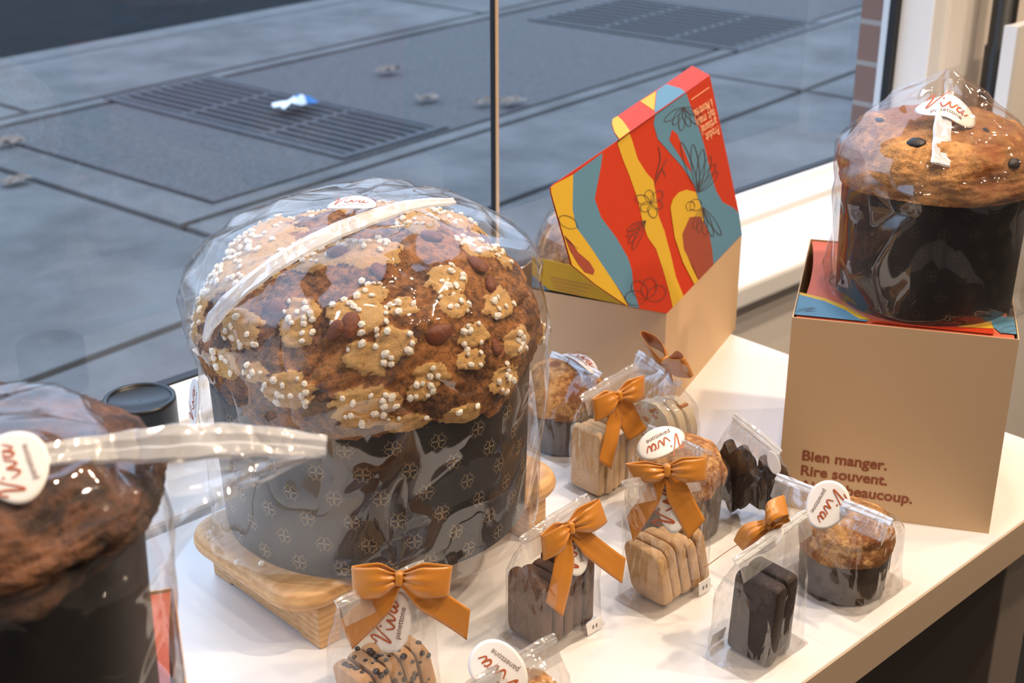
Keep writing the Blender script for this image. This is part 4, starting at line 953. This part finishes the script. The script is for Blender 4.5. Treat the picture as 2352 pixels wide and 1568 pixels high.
# H: dark chocolate bark
for i, (yc, xc, s, lab) in enumerate(((.585, .808, 1.0, 'larger wavy dark chocolate bark piece, left in its bag'), (.560, .822, .86, 'smaller wavy dark chocolate bark piece, right in its bag'))):
    q = MB(); rows = []
    for f in (-1, -.8, 0, .8, 1):
        r = []
        for k in range(48):
            a = k*2*math.pi/48; rad = (1+.10*math.sin(a*7+i)+.07*math.sin(a*11+2*i))*(1-.05*max(0, abs(f)-.7)/.3)
            r.append(Vector((xc+f*.0055*s+.003*math.sin(a*3), yc+.020*s*rad*math.cos(a), .0016+.030*s*1.14+.029*s*rad*math.sin(a))))
        rows.append(r)
    q.grid(rows, M_CHOC, closed=True); q.poly(rows[0][::-1], M_CHOC); q.poly(rows[-1], M_CHOC)
    zmin = min(p.z for p in q.v)
    for p in q.v: p.z += .0016-zmin
    tag(q.build('chocolate_bark', smooth=True, origin=(xc, yc, .0016)), lab, 'chocolate', 'dark chocolate bark pieces')
t, fl, rc, hd, pn = gift_bag('H', .814, .574, .066, .040, math.pi/2, PA(1688, 957, 0, .812), PA(1790, 1040, 0, .812), 11, label='clear bag of dark chocolate bark left of the lettered box', white=1)
c = PN(1777, 1062, rc+pn*.006, pn+Z*.2); sticker(t, c, pn+Z*.25, (.35, 1), .0095, .0055, egg=.1, txt=False)
# price cards
def price(pts, y, label, flip=False):
    p = [PA(u, v, 1, y) for u, v in pts]; dz = min(x.z for x in p)-.0012; p = [x-Z*dz for x in p]
    n = Vector((0, -1, 0)) if not flip else Vector((0, 1, 0)); c = sum(p, Vector())/4
    t = thing('price_card', (c.x, c.y, .0012), label, 'price card', 'price cards at the bags'); q = MB(); q.prism([x+Vector((0, .0003, 0)) for x in p], (0, -.0006, 0), M_STICK); q.build('card', t)
    vs, fs, w_ = text2d('8 $'); hh = abs(p[3].z-p[0].z); k = hh*.42; x_ = (p[1]-p[0]); x_.z = 0; x_.normalize()
    if flip: x_ = -x_
    q = MB(); o_ = c+n*.0006-x_*w_*k/2-Z*k*.35; q.add([o_+x_*v.x*k+Z*v.y*k for v in vs], fs, M_INK); q.build('lettering', t)
price(((1346, 1428), (1382, 1407), (1384, 1434), (1350, 1453)), .5505, 'price card in front of the cocoa slices')
price(((1606, 1326), (1632, 1310), (1632, 1340), (1606, 1354)), .5275, 'price card in front of the shortbread fingers')
price(((1636, 1470), (1667, 1450), (1660, 1476), (1630, 1496)), .4835, 'price card seen from behind at the dark chocolate slices', True)
# black round cup by the window
bx = P(320, 912, .05); t = thing('black_round_tin', (bx.x, bx.y, -.004), 'round black tin with a recessed lid on the sill, behind the chocolate panettone', 'tin')
q = MB(); R = .0315; pr = [(R*.97, -.004), (R, -.002), (R, .046), (R*.985, .050), (R*.88, .0503), (R*.86, .048)]
rows = [[(bx.x+r*math.cos(k*math.pi/32), bx.y+r*math.sin(k*math.pi/32), z) for k in range(64)] for r, z in pr]; q.grid(rows, M_BLACK, closed=True); q.poly(rows[0][::-1], M_BLACK); q.build('body', t, smooth=True)
q = MB(); rows = [[(bx.x+r*math.cos(k*math.pi/32), bx.y+r*math.sin(k*math.pi/32), z) for k in range(64)] for r, z in ((R*.862, .0485), (R*.84, .0472), (.0005, .0468))]; q.grid(rows, M_BLACK, closed=True); q.build('lid', t, smooth=True)
for o in COL.objects:
    if '_w' in o: del o['_w']
